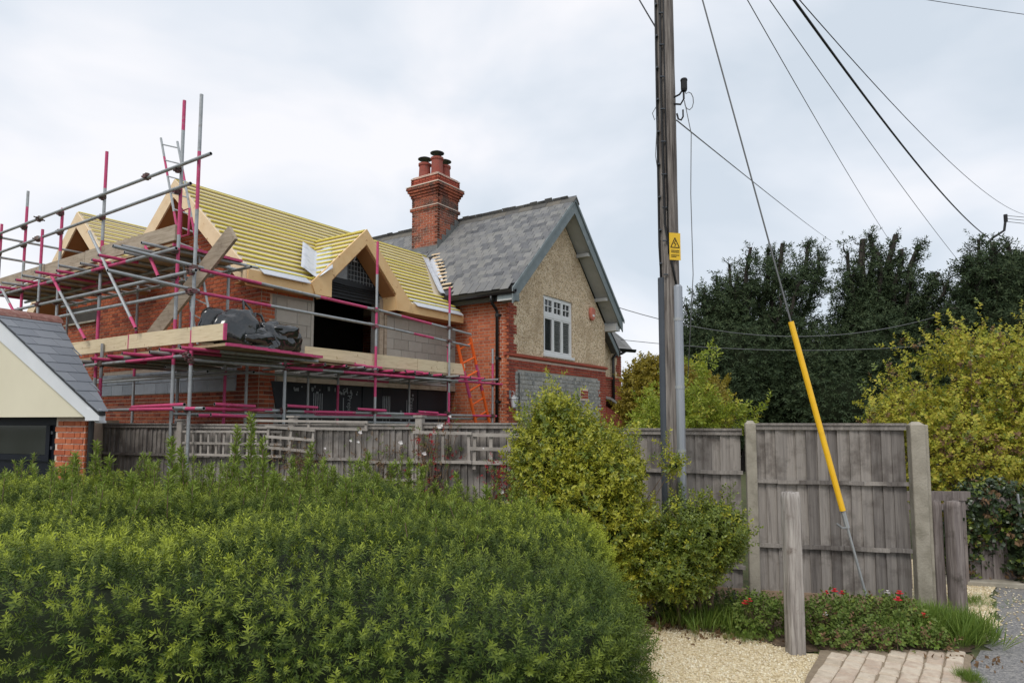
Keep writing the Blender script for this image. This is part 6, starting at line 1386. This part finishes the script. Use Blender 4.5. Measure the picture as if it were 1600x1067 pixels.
# ---- flower bed: grass, herbs, geraniums
gpo = [shoot_proto('n', 9, .02, .26, .007, .5, 120 + s) for s in range(4)]
def bed_pts(n, cx, cy, sx, sy, z=.012): return np.stack([rng.normal(cx, sx, n), rng.normal(cy, sy, n), np.full(n, z)], -1)
P = np.concatenate([bed_pts(620, 3.5, 5.80, .18, .17), bed_pts(110, 3.7, 5.55, .10, .08), bed_pts(170, 1.75, 5.95, .2, .12), bed_pts(60, 3.0, 5.45, .3, .06)]); D = np.tile((0, 0, 1.), (len(P), 1)) + rng.normal(0, .25, P.shape)
g_o = scatter('lawn_grass', gpo, P, D, rng.uniform(.55, 1.1, len(P)), M['grass'], None, 'stuff'); tag(g_o, 'lush green grass tufts at the end of the flower bed', 'grass')
P = np.concatenate([bed_pts(130, 4.55, 6.7, .15, .1), bed_pts(120, 3.15, 4.72, .03, .05), bed_pts(60, 1.9, 5.6, .1, .05)]); D = np.tile((0, 0, 1.), (len(P), 1)) + rng.normal(0, .35, P.shape)
g_o = scatter('verge_grass', gpo, P, D, rng.uniform(.15, .4, len(P)), M['grass'], None, 'stuff'); tag(g_o, 'sparse short grass tufts growing through the gravel', 'grass')
herbs = [shoot_proto('l', 8, .12, .045, .022, 1.0, 130 + s) for s in range(4)]
def plant(label, c, rx_, ry_, h, n, mats, flowers, seed):
    h = h * .85; flowers = [(a_, b_, c_ * .9, d_, e_) for a_, b_, c_, d_, e_ in flowers]
    T = shrub('flowering_plant', label, 'plant', c, [((c[0], c[1], h * .4), (rx_, ry_, h * .6)), ((c[0] - rx_ * .4, c[1], h * .35), (rx_ * .7, ry_, h * .5)), ((c[0] + rx_ * .45, c[1] - .03, h * .35), (rx_ * .6, ry_, h * .55))], mats, n, herbs, (.6, 1.1), .6, .5, 10, 'flower bed plants', .6, seed, sr=.3)
    for (dx, dy, dz, mt, s) in flowers:
        mb = MB()
        for q in range(7): a = q * .9; mb.add([Vector((c[0] + dx, c[1] + dy, dz)) + Vector(p) for p in ((0, 0, 0), (s * cos(a), s * sin(a), s * .35), (s * 1.2 * cos(a + .45), s * 1.2 * sin(a + .45), s * .5), (s * cos(a + .9), s * sin(a + .9), s * .35))], [(0, 1, 2, 3)])
        for q in range(6): a = q * 1.05; mb.add([Vector((c[0] + dx, c[1] + dy, dz + .012)) + Vector(p) for p in ((0, 0, 0), (s * .6 * cos(a), s * .6 * sin(a), s * .7), (s * .6 * cos(a + .5), s * .6 * sin(a + .5), s * .8), (s * .5 * cos(a + 1), s * .5 * sin(a + 1), s * .7))], [(0, 1, 2, 3)])
        mb.build('flower', M[mt], T); mb = MB(); mb.tube((c[0] + dx, c[1] + dy, dz), (c[0] + dx * .8, c[1] + dy * .8, .05), .003, 5); mb.build('flower_stalk', M['herb'], T)
    return T
plant('red flowering plant with broad leaves left of the timber bollard', (2.08, 5.78), .20, .16, .34, 420, [('herb', .7, None), ('grass', .3, None)], [(-.13, -.1, .30, 'flower_red', .028), (-.1, -.12, .33, 'flower_red', .022)], 21)
plant('tangled low plant with white flowers right beside the timber bollard', (2.62, 5.62), .30, .18, .36, 800, [('herb', .88, None), ('dry_leaf', .12, None)], [(-.1, -.15, .27, 'flower_white', .016), (.02, -.17, .20, 'flower_white', .014), (.1, .1, .40, 'flower_red', .026), (.16, .1, .38, 'flower_red', .024), (.02, .08, .39, 'flower_red', .02), (.22, -.17, .12, 'flower_white', .012)], 22)
plant('red geraniums around the foot of the yellow guy stay', (3.1, 5.72), .30, .18, .34, 800, [('herb', .75, None), ('shrub_green', .15, None), ('dry_leaf', .1, None)], [(.07, -.14, .36, 'flower_red', .03), (.17, .0, .38, 'flower_red', .024), (.26, -.16, .22, 'flower_red', .032), (.12, .1, .36, 'flower_white', .02), (.2, .08, .36, 'flower_red', .022)], 23)
plant('creeping green ground cover in front of the grey fence boards', (1.75, 6.25), .45, .22, .20, 700, [('herb', .6, None), ('ivy', .4, None)], [], 24)
plant('low straggling weeds along the edge of the stone setts', (2.9, 5.36), .5, .08, .16, 500, [('herb', .6, None), ('dry_leaf', .3, None), ('grass', .1, None)], [], 25)
# fallen leaves
P = np.concatenate([bed_pts(420, 1.45, 6.0, .25, .12, .02), bed_pts(120, 1.9, 5.65, .25, .08, .02), bed_pts(40, 3.4, 5.1, .2, .06, .03)]); D = rng.normal(0, 1, P.shape) * np.array([1, 1, .15])
lf = [(*leaf_proto(.045, .028), np.zeros(5))]
g_o = scatter('fallen_leaves', lf, P, D, rng.uniform(.6, 1.2, len(P)), M['dry_leaf'], None, 'stuff'); tag(g_o, 'brown fallen leaves lying under the shrubs by the pole', 'leaves')
# ---- climbing roses and creeper on the back fence
def climber(label, s, z0, wd, hh, n, mats, flowers, seed, nst=10):
    x, y = fp(s, .18); T = wthing('climbing_rose', label, 'climber', x, y, 0, 'climbers on the back fence'); r = np.random.default_rng(seed); mb = MB(); P = []
    for q in range(nst):
        e_ = np.array([x + r.normal(0, wd * .5), y + r.normal(0, .06), z0 + r.uniform(-.5, 1) * hh]); b_ = np.array([x + r.normal(0, wd * .25), y, .1]); m_ = (b_ + e_) / 2 + np.array([r.normal(0, .12), r.normal(0, .05), .35]); pts = [b_ * (1 - t) ** 2 + m_ * 2 * t * (1 - t) + e_ * t * t for t in np.linspace(0, 1, 7)]; mb.path([Vector(p) for p in pts], .006, 5, [.007, .006, .006, .005, .004, .003, .002])
        for t in r.uniform(.35, 1, n // nst): p = b_ * (1 - t) ** 2 + m_ * 2 * t * (1 - t) + e_ * t * t; P.append(p + r.normal(0, .07, 3))
    mb.build('stems', M['twig'], T, kind='stuff'); P = np.array(P); w_ = rng.random(len(P)); lo = 0
    for (mn, fr_) in mats:
        I = (w_ >= lo) & (w_ < lo + fr_); lo += fr_
        if I.sum(): scatter('foliage', oval_s, P[I], rng.normal(0, 1, (I.sum(), 3)) + np.array([0, -.4, .3]), rng.uniform(.5, .95, I.sum()), M[mn], T, 'stuff', (x, y, 0))
    for (px, py, mt, sz) in flowers:
        c = px_at(px, py, y - .12 - .0); mb = MB()
        for q in range(11): a = q * 2.4; rr_ = sz * .62 * (.35 + .65 * q / 11); mb.add([Vector(c) + Vector(p) for p in ((0, 0, 0), (rr_ * cos(a), -rr_ * .35, rr_ * sin(a)), (rr_ * 1.15 * cos(a + .5), -rr_ * .5, rr_ * 1.15 * sin(a + .5)), (rr_ * cos(a + 1), -rr_ * .3, rr_ * sin(a + 1)))], [(0, 1, 2, 3)])
        mb.build('bloom', M[mt], T)
climber('dry brown bush tangled on the broken trellis', 4.0, 1.35, .35, .3, 330, [('dry_leaf', .8), ('herb', .2)], [(444, 748, 'flower_white', .035), (346, 745, 'flower_white', .035)], 31, 16)
climber('leggy rose with white blooms on the grey palings', 5.0, 1.45, .45, .3, 130, [('dry_leaf', .55), ('herb', .45)], [(563, 675, 'flower_white', .04), (560, 690, 'flower_white', .03), (548, 688, 'flower_white', .03), (508, 700, 'flower_white', .025)], 32, 12)
climber('red leaved creeper and pale roses over the fence top', 5.9, 1.62, .42, .25, 260, [('leaf_red', .3), ('dry_leaf', .4), ('herb', .3)], [(686, 666, 'flower_white', .05), (703, 650, 'flower_white', .03), (626, 691, 'flower_white', .045), (663, 708, 'flower_white', .045), (690, 664, 'flower_white', .03)], 33, 18)
climber('crimson leaves sprawling on the square lattice trellis', 6.75, 1.3, .32, .12, 170, [('leaf_red', .6), ('herb', .4)], [(784, 768, 'flower_white', .04), (800, 774, 'flower_white', .05), (790, 783, 'flower_white', .05), (803, 781, 'flower_white', .03), (755, 700, 'flower_white', .02), (868, 744, 'flower_white', .03)], 34, 10)
